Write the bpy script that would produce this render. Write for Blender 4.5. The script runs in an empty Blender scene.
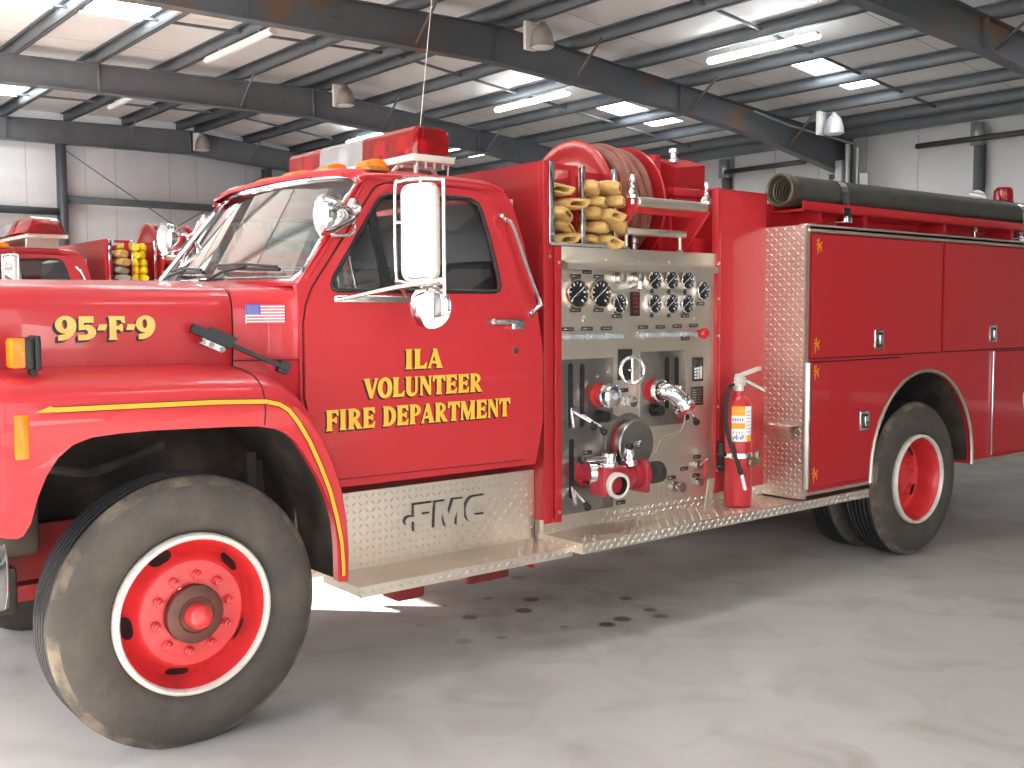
import bpy, bmesh, math, random
from mathutils import Vector, Matrix
from mathutils.geometry import tessellate_polygon
random.seed(7)
PI = math.pi
sc = bpy.context.scene
COL = sc.collection
V = Vector

# ------------------------------------------------------------------ mesh helpers
class MB:
    def __init__(s): s.bm = bmesh.new()
    def _face(s, vs, mi=0, sm=True):
        try:
            f = s.bm.faces.new(vs); f.material_index = mi; f.smooth = sm; return f
        except ValueError: return None
    def poly(s, pts, mi=0, sm=False):
        return s._face([s.bm.verts.new(p) for p in pts], mi, sm)
    def box(s, a, b, mi=0, bev=0, seg=2, M=None):
        t = bmesh.new()
        x0,y0,z0 = a; x1,y1,z1 = b
        bmesh.ops.create_cube(t, size=1)
        for v in t.verts:
            v.co = V(((x0+x1)/2+v.co.x*(x1-x0), (y0+y1)/2+v.co.y*(y1-y0), (z0+z1)/2+v.co.z*(z1-z0)))
        if bev: bmesh.ops.bevel(t, geom=t.edges[:], offset=bev, segments=seg, affect='EDGES', profile=.5)
        if M: bmesh.ops.transform(t, matrix=M, verts=t.verts)
        s.merge(t, mi); return s
    def merge(s, t, mi=None, sm=True):
        mp = {v: s.bm.verts.new(v.co) for v in t.verts}
        for f in t.faces: s._face([mp[v] for v in f.verts], f.material_index if mi is None else mi, sm)
        t.free()
    def loft(s, rows, mi=0, closed=False, caps=False, sm=True):
        R = [[s.bm.verts.new(p) for p in r] for r in rows]
        n = len(R[0])
        for i in range(len(R)-1):
            for j in range(n if closed else n-1):
                k = (j+1) % n
                s._face([R[i][j], R[i][k], R[i+1][k], R[i+1][j]], mi, sm)
        if caps: s._face(R[0][::-1], mi, False); s._face(R[-1], mi, False)
        return R
    def lathe(s, prof, o=(0,0,0), ax=(0,0,1), seg=32, mi=0, mis=None):
        ax = V(ax).normalized(); o = V(o)
        u = ax.orthogonal().normalized(); w = ax.cross(u)
        rows = []
        for r, h in prof:
            if r < 1e-6: rows.append([s.bm.verts.new(o+ax*h)])
            else: rows.append([s.bm.verts.new(o+ax*h+u*(r*math.cos(2*PI*k/seg))+w*(r*math.sin(2*PI*k/seg))) for k in range(seg)])
        for i in range(len(rows)-1):
            a, b = rows[i], rows[i+1]; m = mis[i] if mis else mi
            for k in range(seg):
                l = (k+1) % seg
                if len(a) == 1 and len(b) == 1: continue
                if len(a) == 1: s._face([a[0], b[l], b[k]], m)
                elif len(b) == 1: s._face([a[k], a[l], b[0]], m)
                else: s._face([a[k], a[l], b[l], b[k]], m)
        return s
    def cyl(s, p0, p1, r, r1=None, seg=20, mi=0):
        p0, p1 = V(p0), V(p1); L = (p1-p0).length
        r1 = r if r1 is None else r1
        s.lathe([(0,0),(r,0),(r1,L),(0,L)], p0, p1-p0, seg, mi); return s
    def tube(s, pts, r, seg=10, closed=False, mi=0, caps=True):
        pts = [V(p) for p in pts]; n = len(pts)
        rr = r if isinstance(r, (list, tuple)) else [r]*n
        tan = []
        for i in range(n):
            a = pts[(i-1) % n] if (closed or i > 0) else pts[i]
            b = pts[(i+1) % n] if (closed or i < n-1) else pts[i]
            tan.append((b-a).normalized())
        u = tan[0].orthogonal().normalized(); rows = []
        for i in range(n):
            u = (u - tan[i]*u.dot(tan[i]))
            u = u.normalized() if u.length > 1e-6 else tan[i].orthogonal().normalized()
            w = tan[i].cross(u)
            rows.append([pts[i]+u*(rr[i]*math.cos(2*PI*k/seg))+w*(rr[i]*math.sin(2*PI*k/seg)) for k in range(seg)])
        if closed: rows.append(rows[0])
        s.loft(rows, mi, True, caps and not closed); return s
    def strip(s, pts, wv, t, nv, mi=0):          # ribbon along pts, width vector wv, thickness t along nv
        wv, nv = V(wv), V(nv)
        rows = []
        for p in pts:
            p = V(p); rows.append([p-wv/2, p+wv/2, p+wv/2+nv*t, p-wv/2+nv*t])
        s.loft(rows, mi, True, True, False); return s
    def sheet(s, outer, fmap, holes=(), ca=(), cb=(), back=None, mi=0, sm=True):
        t = bmesh.new()
        loops = [[V((a,b,0)) for a,b in outer]]+[[V((a,b,0)) for a,b in h] for h in holes]
        flat = [t.verts.new(p) for l in loops for p in l]
        for tri in tessellate_polygon(loops):
            try: t.faces.new([flat[i] for i in tri])
            except ValueError: pass
        bmesh.ops.remove_doubles(t, verts=t.verts, dist=1e-5)
        for ax, cs in ((0, ca), (1, cb)):
            for c in cs:
                no = V((1,0,0)) if ax == 0 else V((0,1,0))
                bmesh.ops.bisect_plane(t, geom=t.verts[:]+t.edges[:]+t.faces[:], plane_co=no*c, plane_no=no, dist=1e-5)
        for v in t.verts: v.co = V(fmap(v.co.x, v.co.y))
        bmesh.ops.recalc_face_normals(t, faces=t.faces)
        if back is not None:
            r = bmesh.ops.extrude_face_region(t, geom=t.faces[:], use_keep_orig=True)
            for v in [e for e in r['geom'] if isinstance(e, bmesh.types.BMVert)]:
                v.co += V(back(v.co)) if callable(back) else V(back)
            bmesh.ops.recalc_face_normals(t, faces=t.faces)
        s.merge(t, mi, sm); return s
    def prism(s, pts, o, u, v, n, depth, holes=(), mi=0, sm=False):
        o,u,v,n = V(o),V(u),V(v),V(n)
        return s.sheet(pts, lambda a,b: o+u*a+v*b, holes, back=n*depth, mi=mi, sm=sm)
    def torus(s, c, ax, R, r, seg=32, ring=10, mi=0, a0=0, a1=2*PI):
        ax = V(ax).normalized(); u = ax.orthogonal().normalized(); w = ax.cross(u); c = V(c)
        full = abs(a1-a0-2*PI) < 1e-6
        n = seg if full else seg+1
        pts = [c+u*(R*math.cos(a0+(a1-a0)*k/seg))+w*(R*math.sin(a0+(a1-a0)*k/seg)) for k in range(n)]
        return s.tube(pts, r, ring, full, mi)
    def treads(s, o, u, v, n, W, H, sp=.034, mi=0, h=.0042):
        o,u,v,n = V(o),V(u).normalized(),V(v).normalized(),V(n).normalized()
        nu, nv = int(W/sp), int(H/sp)
        for i in range(nu):
            for j in range(nv):
                c = o+u*((i+.5)*W/nu)+v*((j+.5)*H/nv)
                d = (u+v) if (i+j) % 2 else (u-v)
                d = d.normalized(); e = n.cross(d)
                P = [s.bm.verts.new(c+d*.0150), s.bm.verts.new(c+e*.0052), s.bm.verts.new(c-d*.0150), s.bm.verts.new(c-e*.0052)]
                t = s.bm.verts.new(c+n*h)
                for k in range(4): s._face([P[k], P[(k+1)%4], t], mi, False)
        return s
    def build(s, name, mats, parent=None, ang=35, recalc=True):
        if recalc: bmesh.ops.recalc_face_normals(s.bm, faces=s.bm.faces)
        me = bpy.data.meshes.new(name); s.bm.to_mesh(me); s.bm.free()
        if not isinstance(mats, (list, tuple)): mats = [mats]
        for m in mats: me.materials.append(m)
        if ang: me.set_sharp_from_angle(angle=math.radians(ang))
        o = bpy.data.objects.new(name, me); COL.objects.link(o)
        if parent: o.parent = parent
        return o

def empty(name, loc, parent=None):
    o = bpy.data.objects.new(name, None); o.location = loc; o.empty_display_size = .2
    COL.objects.link(o)
    if parent: o.parent = parent
    return o
def tag(o, label, cat, group=None):
    o['label'] = label; o['category'] = cat
    if group: o['group'] = group
    return o
def struct(o, label=None):
    o['kind'] = 'structure'
    if label: o['label'] = label
    return o
def kids(o): return [c for c in bpy.data.objects if c.parent == o]
def copy_tree(o, parent=None, skip=()):
    c = o.copy(); COL.objects.link(c)
    if parent: c.parent = parent
    for ch in list(o.children):
        if ch.name.split('.')[0] in skip: continue
        copy_tree(ch, c, skip)
    return c
def lerp_tab(tab, x):
    if x <= tab[0][0]: return tab[0][1]
    for (a, b), (c, d) in zip(tab, tab[1:]):
        if x <= c: return b+(d-b)*(x-a)/(c-a)
    return tab[-1][1]
def arc(cx, cy, rx, ry, a0, a1, n=10):
    return [(cx+rx*math.cos(math.radians(a0+(a1-a0)*k/n)), cy+ry*math.sin(math.radians(a0+(a1-a0)*k/n))) for k in range(n+1)]
def grow(P, d):
    A2 = sum(P[i-1][0]*P[i][1]-P[i][0]*P[i-1][1] for i in range(len(P))); sg = 1 if A2 > 0 else -1; r = []
    for i,(x,z) in enumerate(P):
        a, b = P[i-1], P[(i+1) % len(P)]; t = V((b[0]-a[0], b[1]-a[1]))
        t = t.normalized() if t.length > 1e-6 else V((1,0)); r.append((x+t.y*d*sg, z-t.x*d*sg))
    return r
def smooth_path(pts, n=6):                       # Catmull-Rom
    pts = [V(p) for p in pts]; out = []
    for i in range(len(pts)-1):
        p0 = pts[max(i-1,0)]; p1 = pts[i]; p2 = pts[i+1]; p3 = pts[min(i+2,len(pts)-1)]
        for k in range(n):
            t = k/n
            out.append(.5*((2*p1)+(p2-p0)*t+(2*p0-5*p1+4*p2-p3)*t*t+(3*p1-p0-3*p2+p3)*t**3))
    out.append(pts[-1]); return out

# ------------------------------------------------------------------ materials
def mat(name, col, rough=.5, metal=0., coat=0., spec=.5, noise=None, bump=None, emit=None, trans=0., coord='Object', alpha=None):
    m = bpy.data.materials.new(name); m.use_nodes = True
    nt = m.node_tree; b = nt.nodes['Principled BSDF']
    b.inputs['Base Color'].default_value = (*col, 1)
    b.inputs['Roughness'].default_value = rough; b.inputs['Metallic'].default_value = metal
    b.inputs['Coat Weight'].default_value = coat; b.inputs['Coat Roughness'].default_value = .04
    b.inputs['Specular IOR Level'].default_value = spec
    b.inputs['Transmission Weight'].default_value = trans
    if emit:
        b.inputs['Emission Color'].default_value = (*emit[0], 1); b.inputs['Emission Strength'].default_value = emit[1]
    if noise or bump:
        tc = nt.nodes.new('ShaderNodeTexCoord')
    if noise:                                     # (scale, colour b, low, high)
        sca, cb, lo, hi = noise
        n = nt.nodes.new('ShaderNodeTexNoise'); n.inputs['Scale'].default_value = sca; n.inputs['Detail'].default_value = 6
        n.inputs['Roughness'].default_value = .6
        r = nt.nodes.new('ShaderNodeMapRange'); r.inputs[1].default_value = lo; r.inputs[2].default_value = hi
        x = nt.nodes.new('ShaderNodeMix'); x.data_type = 'RGBA'
        x.inputs['A'].default_value = (*col, 1); x.inputs['B'].default_value = (*cb, 1)
        nt.links.new(tc.outputs[coord], n.inputs['Vector']); nt.links.new(n.outputs['Fac'], r.inputs[0])
        nt.links.new(r.outputs[0], x.inputs['Factor']); nt.links.new(x.outputs['Result'], b.inputs['Base Color'])
    if bump:                                      # (scale, strength)
        n = nt.nodes.new('ShaderNodeTexNoise'); n.inputs['Scale'].default_value = bump[0]; n.inputs['Detail'].default_value = 3
        bp = nt.nodes.new('ShaderNodeBump'); bp.inputs['Strength'].default_value = bump[1]; bp.inputs['Distance'].default_value = .01
        nt.links.new(tc.outputs[coord], n.inputs['Vector']); nt.links.new(n.outputs['Fac'], bp.inputs['Height'])
        nt.links.new(bp.outputs[0], b.inputs['Normal'])
    return m
def glass(name, tint, refl=1.0, body=0.0, bodycol=(.3,.35,.35)):
    m = bpy.data.materials.new(name); m.use_nodes = True
    nt = m.node_tree; nt.nodes.clear()
    out = nt.nodes.new('ShaderNodeOutputMaterial')
    tr = nt.nodes.new('ShaderNodeBsdfTransparent'); tr.inputs[0].default_value = (*tint, 1)
    gl = nt.nodes.new('ShaderNodeBsdfGlossy'); gl.inputs['Roughness'].default_value = .02
    fr = nt.nodes.new('ShaderNodeFresnel'); fr.inputs['IOR'].default_value = 1.5
    mu = nt.nodes.new('ShaderNodeMath'); mu.operation = 'MULTIPLY'; mu.inputs[1].default_value = refl; mu.use_clamp = True
    mx = nt.nodes.new('ShaderNodeMixShader')
    nt.links.new(fr.outputs[0], mu.inputs[0]); nt.links.new(mu.outputs[0], mx.inputs[0])
    base = tr.outputs[0]
    if body:
        df = nt.nodes.new('ShaderNodeBsdfDiffuse'); df.inputs[0].default_value = (*bodycol, 1)
        m2 = nt.nodes.new('ShaderNodeMixShader'); m2.inputs[0].default_value = body
        nt.links.new(tr.outputs[0], m2.inputs[1]); nt.links.new(df.outputs[0], m2.inputs[2]); base = m2.outputs[0]
    nt.links.new(base, mx.inputs[1]); nt.links.new(gl.outputs[0], mx.inputs[2]); nt.links.new(mx.outputs[0], out.inputs[0])
    return m

RED = mat('red_paint', (.52,.028,.035), .34, 0, .35, .35)
RED2 = mat('red_body_paint', (.44,.017,.022), .36, 0, .30, .32)
REDW = mat('red_wheel_paint', (.66,.035,.04), .36, 0, .3, noise=(9,(.46,.03,.03),.45,.75))
HUBD = mat('greasy_hub', (.13,.035,.025), .5, noise=(14,(.07,.03,.02),.4,.7))
REDV = mat('valve_red_paint', (.40,.022,.035), .35, 0, .3, noise=(12,(.30,.03,.04),.45,.75))
REDD = mat('dull_red_frame', (.28,.02,.02), .6, noise=(8,(.10,.05,.04),.4,.7))
CHROME = mat('chrome', (.86,.86,.87), .07, 1)
STEEL = mat('brushed_stainless', (.82,.74,.64), .40, 1, noise=(3,(.74,.67,.57),.35,.7), bump=(60,.05))
STEELD = mat('worn_steel_plate', (.42,.39,.36), .30, 1, noise=(4,(.33,.31,.28),.35,.7))
TREAD = mat('diamond_tread_aluminium', (.84,.76,.66), .42, 1, noise=(2.2,(.72,.64,.54),.4,.7))
WHITEM = mat('white_painted_metal', (.70,.65,.58), .38, .1, .1, noise=(14,(.52,.42,.36),.52,.78))
RUBBER = mat('tire_rubber', (.060,.051,.044), .78, noise=(5,(.105,.088,.070),.45,.75), bump=(40,.15))
TREADR = mat('tire_tread_rubber', (.012,.012,.013), .5)
BLACK = mat('black_plastic', (.012,.012,.013), .45)
SEAM = mat('dark_seam', (.02,.004,.004), .7)
DARK = mat('dark_underbody', (.030,.024,.02), .8, noise=(3.5,(.12,.09,.065),.45,.75))
SCUFF = mat('dusty_tire_shoulder', (.065,.055,.045), .85, noise=(7,(.19,.15,.105),.45,.66), bump=(60,.2))
GOLD = mat('gold_lettering', (.92,.47,.045), .5, 0, 0)
GOLDP = mat('pale_gold_lettering', (.95,.56,.14), .5, 0, 0)
YEL = mat('yellow_stripe', (.92,.38,.02), .5, 0, 0)
AMBER = mat('amber_lens', (.95,.20,.002), .25, 0, .1, .4)
REDLENS = mat('red_lens', (.55,.004,.008), .10, 0, .2, .35, trans=.75)
CLEARL = mat('clear_ribbed_lens', (.55,.56,.57), .25, 0, .4, trans=.5)
GLASS = glass('clear_glass', (.82,.87,.86), 5.0)
WGLASS = glass('windshield_glass', (.72,.80,.79), 2.6, .16, (.50,.56,.54))  # diffuse body: dust, plus milky ceiling reflections put into the glass colour
TAN = mat('tan_canvas_hose', (.62,.40,.14), .85, noise=(22,(.44,.26,.08),.4,.7), bump=(220,.3))
GREYH = mat('grey_canvas_hose', (.30,.26,.21), .85, bump=(220,.3))
YELH = mat('yellow_hose', (.85,.62,.01), .6, bump=(220,.2))
BOOST = mat('reddish_booster_hose', (.27,.105,.075), .6, 0, 0, .25, noise=(12,(.19,.07,.05),.4,.7))
SUCT = mat('black_suction_hose', (.045,.045,.038), .5, noise=(9,(.07,.066,.055),.4,.7))
BRASS = mat('bronze_coupling', (.36,.30,.21), .35, .9)
COUPL = mat('dull_hose_coupling', (.17,.15,.11), .4, .8)
DIAL = mat('dial_face', (.012,.012,.014), .35)
WHITE = mat('white_marking', (.85,.85,.83), .5)
PLATE = mat('black_label_plate', (.03,.027,.025), .4)
BLUE = mat('flag_blue', (.05,.07,.36), .5)
FLAGR = mat('flag_red', (.62,.03,.05), .5)
SEAT = mat('dark_seat_vinyl', (.05,.035,.035), .6)
# ------------------------------------------------------------------ the fire engine: x runs back along the truck, y across it (0 = near side), z up
YC = 1.10
truck = empty('fire_engine', (0,0,0))
tag(truck, 'red fire engine filling the foreground, gold ILA VOLUNTEER FIRE DEPARTMENT lettering on its door', 'fire truck')
T = truck
AXF, AXR = 0.0, 5.165

FLOORZ = lambda x: -.0086*x
def tire_profile(w):
    half = [(.298,.045),(.315,.022),(.345,.008),(.40,.0),(.455,.006),(.490,.020),(.512,.040),(.523,.056)]
    tr = []
    n = 5; a, b = .060, w-.060
    for k in range(n):
        c0 = a+(b-a)*k/n; c1 = a+(b-a)*(k+1)/n
        tr += [(.525,c0+.004),(.525,c1-.012),(.511,c1-.010),(.511,c1-.002)]
    other = [(r, w-y) for r, y in half[::-1]]
    mis = [0]*(len(half)-3)+[2]*2+[1]*(len(tr)+1)+[0]*(len(half)-1)
    return half+tr+other, mis
def make_wheel(name, x, y, kind, mirrored=False):
    """kind: steer / dual; y = plane of the outer sidewall, axis pointing inward (+y) on the near side"""
    ax = V((0,-1,0)) if mirrored else V((0,1,0))
    zc = .512 if kind == 'steer' else .490
    o = V((x, y, zc)); P = lambda r, a, h: o+ax*h+V((r*math.cos(a), 0, r*math.sin(a)))
    m = MB()
    if kind == 'steer':
        m.lathe([(.285,.012),(.278,.03),(.266,.085),(.252,.105),(.222,.075),(.208,.042),(.198,.034),(.112,.032),(.112,.06),(.10,.06)], o, ax, 64)
    else:
        m.lathe([(.283,.012),(.272,.03),(.262,.10),(.258,.165),(.235,.178),(.205,.175),(.20,.168),(.115,.168),(.112,.19),(.10,.19)], o, ax, 64)
    w = m.build(name, REDW, T, 30)
    t = MB(); pr, mis = tire_profile(.28)
    if kind != 'steer': pr = [(r*1.012 if r > .4 else r, h) for r, h in pr]
    t.lathe(pr, o, ax, 96, mis=mis)
    for v in t.bm.verts: v.co.z = max(v.co.z, FLOORZ(v.co.x)+.003)
    t.build('tire', [RUBBER, TREADR, SCUFF], w, 30)
    r = MB(); r.lathe([(.284,.016),(.285,-.002),(.292,-.010),(.302,-.008),(.309,.004),(.309,.03),(.296,.05)], o, ax, 72)
    r.build('rim_ring', WHITEM, w, 40)
    dz = .032 if kind == 'steer' else .168
    for k in range(10):
        a = 2*PI*(k+.3)/10
        n = MB(); c = P(.146, a, dz)
        n.lathe([(.019,0),(.019,-.010),(.015,-.014),(.015,-.026),(.009,-.028),(.009,-.040),(0,-.041)], c, ax, 12)
        n.build('lug_nut', REDW, w, 30)
    for k in range(5):
        a = math.radians(43+72*k)
        h = MB(); rad, hh = (.234,.083) if kind == 'steer' else (.252,.16)
        pts = []
        for q in range(16):
            b = 2*PI*q/16
            rr = (.238+.021*math.sin(b)); aa = a+.19*math.cos(b)
            hy = (.105-(.252-rr)/.030*.030-.003) if kind == 'steer' else .172
            pts.append(P(rr, aa, max(.05, hy)-.002))
        h.poly(pts); h.build('hand_hole', BLACK, w, 0)
    h = MB()
    if kind == 'steer':
        h.lathe([(.110,.034),(.110,.0),(.100,-.008),(.070,-.010),(.064,-.004),(.05,-.004),(0,-.003)], o, ax, 40, mi=0)
        h.lathe([(.047,0),(.047,-.045),(.040,-.062),(.022,-.072),(0,-.074)], o, ax, 32, mi=1)
    else:
        h.lathe([(.112,.172),(.112,.135),(.095,.125),(.06,.12),(0,.12)], o, ax, 40, mi=1)
    h.build('hub', [HUBD, REDW], w, 40)
    return w
make_wheel('front_wheel', AXF, -.01, 'steer')
make_wheel('front_wheel', AXF, 2*YC+.01, 'steer', True)
make_wheel('rear_wheel', AXR, .01, 'dual')
make_wheel('rear_wheel', AXR, 2*YC-.01, 'dual', True)
def inner_tire(y, mirrored=False):
    ax = V((0,-1,0)) if mirrored else V((0,1,0))
    t = MB(); pr, mis = tire_profile(.28); pr = [(r*1.012 if r > .4 else r, h) for r, h in pr]; t.lathe(pr, (AXR, y, .490), ax, 72, mis=mis)
    t.lathe([(.30,.05),(.26,.06),(.26,.22),(.30,.23)], (AXR, y, .490), ax, 40)
    for v in t.bm.verts: v.co.z = max(v.co.z, FLOORZ(v.co.x)+.003)
    t.build('inner_dual_tire', [RUBBER, TREADR, SCUFF], T, 30)
inner_tire(.335); inner_tire(2*YC-.335, True)

# chassis, axles
m = MB()
for y in (.68, 1.46):
    m.box((-1.15,y,.56),(7.3,y+.07,.80))
for x in (-.9, 1.9, 3.9, 6.9): m.box((x,.68,.60),(x+.08,1.53,.76))
m.box((-.15,.5,.40),(.05,1.7,.56)); m.cyl((AXF,.25,.50),(AXF,1.95,.50),.06)
m.box((-.55,.42,.56),(.55,.50,.62)); m.box((-.55,1.70,.56),(.55,1.78,.62))
m.cyl((AXR,.5,.5),(AXR,1.7,.5),.10); m.lathe([(0,-.2),(.15,-.15),(.2,0),(.15,.15),(0,.2)], (AXR,1.1,.5), (0,1,0), 24)
m.build('chassis_frame', REDD, T)
m = MB()
m.box((1.27,.57,.20),(1.45,.74,.46), bev=.03); m.box((1.20,.60,.34),(1.52,.72,.50), bev=.02); m.build('under_step_bracket', REDD, T); m = MB(); m.box((1.74,.60,.205),(2.02,.80,.46), bev=.02)
m.cyl((1.95,.9,.30),(2.35,.9,.30),.05)
m.build('under_step_bracket', REDD, T)
m = MB()
m.box((-.6,.80,.62),(.75,1.40,1.45), bev=.05); m.box((-.74,.45,.75),(-.68,1.75,1.55))
m.build('engine_block', DARK, T)
m = MB()                                             # steering box, spring hanger and hoses seen in the arch
m.box((-.62,.45,.72),(-.42,.62,.98), bev=.03); m.box((-.72,.40,.52),(-.52,.5,.70), bev=.02)
m.tube(smooth_path([(-.55,.5,.95),(-.40,.46,1.05),(-.2,.5,1.02),(.1,.55,1.1)]), .022)
m.box((.42,.42,.55),(.46,.46,1.05)); m.box((.50,.50,.6),(.53,.54,1.0))
m.build('steering_gear', DARK, T)

# bumper
def mir(p): return V((p[0], 2*YC-p[1], p[2]))
m = MB()
rows = []
for k in range(13):
    y = -.06+(2*YC+.12)*k/12
    s = abs(k-6)/6; x = -1.14+.30*s**4
    rows.append([(x+.05,y,.60),(x,y,.62),(x-.015,y,.68),(x-.015,y,.82),(x,y,.88),(x+.05,y,.90)])
m.loft(rows, closed=True, caps=True)
for sgn in (0,1):
    pts = [V((-.84,-.06,.0)), V((-.73,-.055,0)), V((-.68,-.045,0)), V((-.655,-.02,0))]
    if sgn: pts = [mir(p) for p in pts]
    m.loft([[p+V((0,0,.66)), p+V((0,-.015 if not sgn else .015,.71)), p+V((0,-.015 if not sgn else .015,.82)), p+V((0,0,.88))] for p in pts])
m.build('front_bumper', CHROME, T)

# ------------------------------------------------------------------ fenders
A = [(-.596,.893),(-.571,.931),(-.545,1.02),(-.515,1.09),(-.475,1.15),(-.425,1.19),(-.36,1.212),(-.26,1.219),(-.15,1.221),(.165,1.212),(.27,1.206),(.34,1.192),(.39,1.170),(.435,1.131),(.487,1.054),(.539,.965),(.58,.871),(.604,.781),(.614,.682),(.616,.534)]
O = [(.662,.526),(.666,.655),(.657,.784),(.634,.920),(.596,1.036),(.546,1.136),(.492,1.216),(.430,1.275),(.365,1.308),(.29,1.325),(.10,1.330),(-.20,1.335),(-.45,1.338),(-.60,1.338)]
Rw = .17
def wrap(a):
    if a >= -.60: return a, 0.0
    t = (-.60-a)/Rw
    if t <= PI/2: return -.60-Rw*math.sin(t), Rw*(1-math.cos(t))
    return -.60-Rw, Rw+(t-PI/2)*Rw
def make_fender(name, mirrored):
    f = mir if mirrored else V
    m = MB()
    out = A[::-1]+[(-.615,.885),(-.64,.888),(-.70,.905),(-.80,.92),(-1.05,.93)]+[(-1.05,1.338)]+O[::-1]
    def fm(a,b):
        x,y = wrap(a)
        return f((x, y-.012*max(0,1-abs(b-1.27)/.07), b))
    m.sheet(out, fm, ca=[-.62-.02*k for k in range(16)]+[-.3,0,.3], cb=[1.0,1.1,1.2,1.24,1.27,1.30])
    prof = [(0,0),(.030,.004),(.055,.022),(.078,.06),(.095,.14),(.105,.24),(.110,.36)]
    rows = []
    pts = [V((x,0,z)) for x,z in O]
    for i,p in enumerate(pts):
        a = pts[max(i-1,0)]; b = pts[min(i+1,len(pts)-1)]
        t = (b-a).normalized(); n = V((-t.z,0,t.x)); n = -n if n.z+.3*n.x < 0 else n
        kk = .18+.82*max(0,n.z)**2
        rows.append([f(p+n*(h*kk)+V((0,d,0))) for h,d in prof])
    for k in range(1,9):                                 # around the front corner
        a = -.60-Rw*(PI/2)*k/8; x,y = wrap(a); th = PI/2*k/8
        nrm = V((math.sin(th), math.cos(th), 0))
        rows.append([f(V((x,y,1.338))+nrm*min(d,.14)+V((0,max(0,d-.14),h))) for h,d in prof])
    x = -.60-Rw
    rows.append([f((x+min(d,.14), .36+max(0,d-.14), 1.338+h)) for h,d in prof])
    m.loft(rows)
    lip = [f((x,0,z)) for x,z in A]; ctr = V((.02,0,.75))
    m.loft([[V((p[0],p[1],p[2])) for p in lip], [p+(f((ctr.x,0,ctr.z))-p)*(-.012)+(f((0,.05,0))-f((0,0,0))) for p in lip]])
    fo = m.build(name, RED, T, 50)
    m = MB()
    m.tube([f(p) for p in ((.300,-.001,1.21),(.300,-.0125,1.27),(.300,-.001,1.325),(.296,.004,1.355),(.290,.022,1.381),(.284,.06,1.404),(.28,.14,1.422),(.28,.24,1.432))], .0030, 6); m.build('fender_seam', SEAM, fo)
    m = MB()                                            # well liner
    l0 = [f((x*1.03,.05,z+.01 if z > .9 else z)) for x,z in A]; l1 = [f((x*1.03,.62,z+.01 if z > .9 else z)) for x,z in A]
    m.loft([l0,l1]); m.build('wheel_well_liner', DARK, fo, 60)
    return fo
fen = make_fender('front_fender', False)
make_fender('front_fender', True)
# stripe on the fender
m = MB()
S = [(-.492,1.319),(-.477,1.317),(-.2,1.3145),(.10,1.311),(.304,1.302),(.36,1.288),(.40,1.262),(.445,1.21),(.494,1.13),(.54,1.03),(.585,.915),(.615,.80),(.634,.70),(.641,.60),(.641,.555)]
def off(P, d):
    r = []
    for i,(x,z) in enumerate(P):
        a = P[max(i-1,0)]; b = P[min(i+1,len(P)-1)]
        t = V((b[0]-a[0], b[1]-a[1])).normalized(); r.append((x-t.y*d, z+t.x*d))
    return r
yoff = lambda z: -.004-.012*max(0,1-abs(z-1.27)/.07)
a, b = off(S,.0085), off(S,-.0085)
m.loft([[(x,yoff(z)-.0005,z) for x,z in a],[(x,yoff(z)-.0005,z) for x,z in b]], sm=False)
m.poly([(-.548,yoff(1.312),1.311),(-.492,yoff(1.31)-.0005,1.310),(-.492,yoff(1.33)-.0005,1.332)])
a2, b2 = off(S,.0115), off(S,-.0115)
m.loft([[(x,yoff(z),z) for x,z in a2],[(x,yoff(z),z) for x,z in b2]], mi=1, sm=False)
m.build('pinstripe', [YEL, SEAM], fen, 0).__setitem__('label','yellow pinstripe along the fender')
m = MB(); m.box((-.615,-.018,1.155),(-.570,.004,1.308), bev=.006); m.build('side_marker', AMBER, fen)
# fender-top turn signal
m = MB(); m.box((-.545,.10,1.455),(-.512,.19,1.566), bev=.008, mi=1); m.box((-.522,.125,1.40),(-.500,.165,1.46), mi=1)
m.box((-.512,.098,1.45),(-.490,.192,1.572), bev=.006, mi=1)
ts = m.build('turn_signal', [AMBER, BLACK], T)
m = MB(); m.box((-.588,.104,1.458),(-.513,.186,1.563), bev=.010); m.build('signal_lens', AMBER, ts)

m = MB(); m.box((-.85,.30,.93),(-.79,1.90,1.06), bev=.01); m.box((-.85,.30,1.42),(-.79,1.90,1.76), bev=.02); m.box((-.85,.28,.93),(-.79,.62,1.76), bev=.01); m.box((-.85,1.58,.93),(-.79,1.92,1.76), bev=.01)
m.build('grille_shell', RED, T)
m = MB()
for k in range(7): m.box((-.845,.62,1.08+.048*k),(-.80,1.58,1.10+.048*k), bev=.004)
m.build('grille', CHROME, T)
for y in (.46,1.74):
    m = MB(); m.lathe([(.02,-.03),(.09,-.02),(.105,.02),(.118,.022),(.118,.0)], (-.85,y,1.24), (-1,0,0), 32); hl_ = m.build('headlight', CHROME, T)
    m = MB(); m.lathe([(.104,.015),(.06,.03),(0,.036)], (-.85,y,1.24), (-1,0,0), 32); m.build('headlight_lens', CLEARL, hl_)
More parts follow.
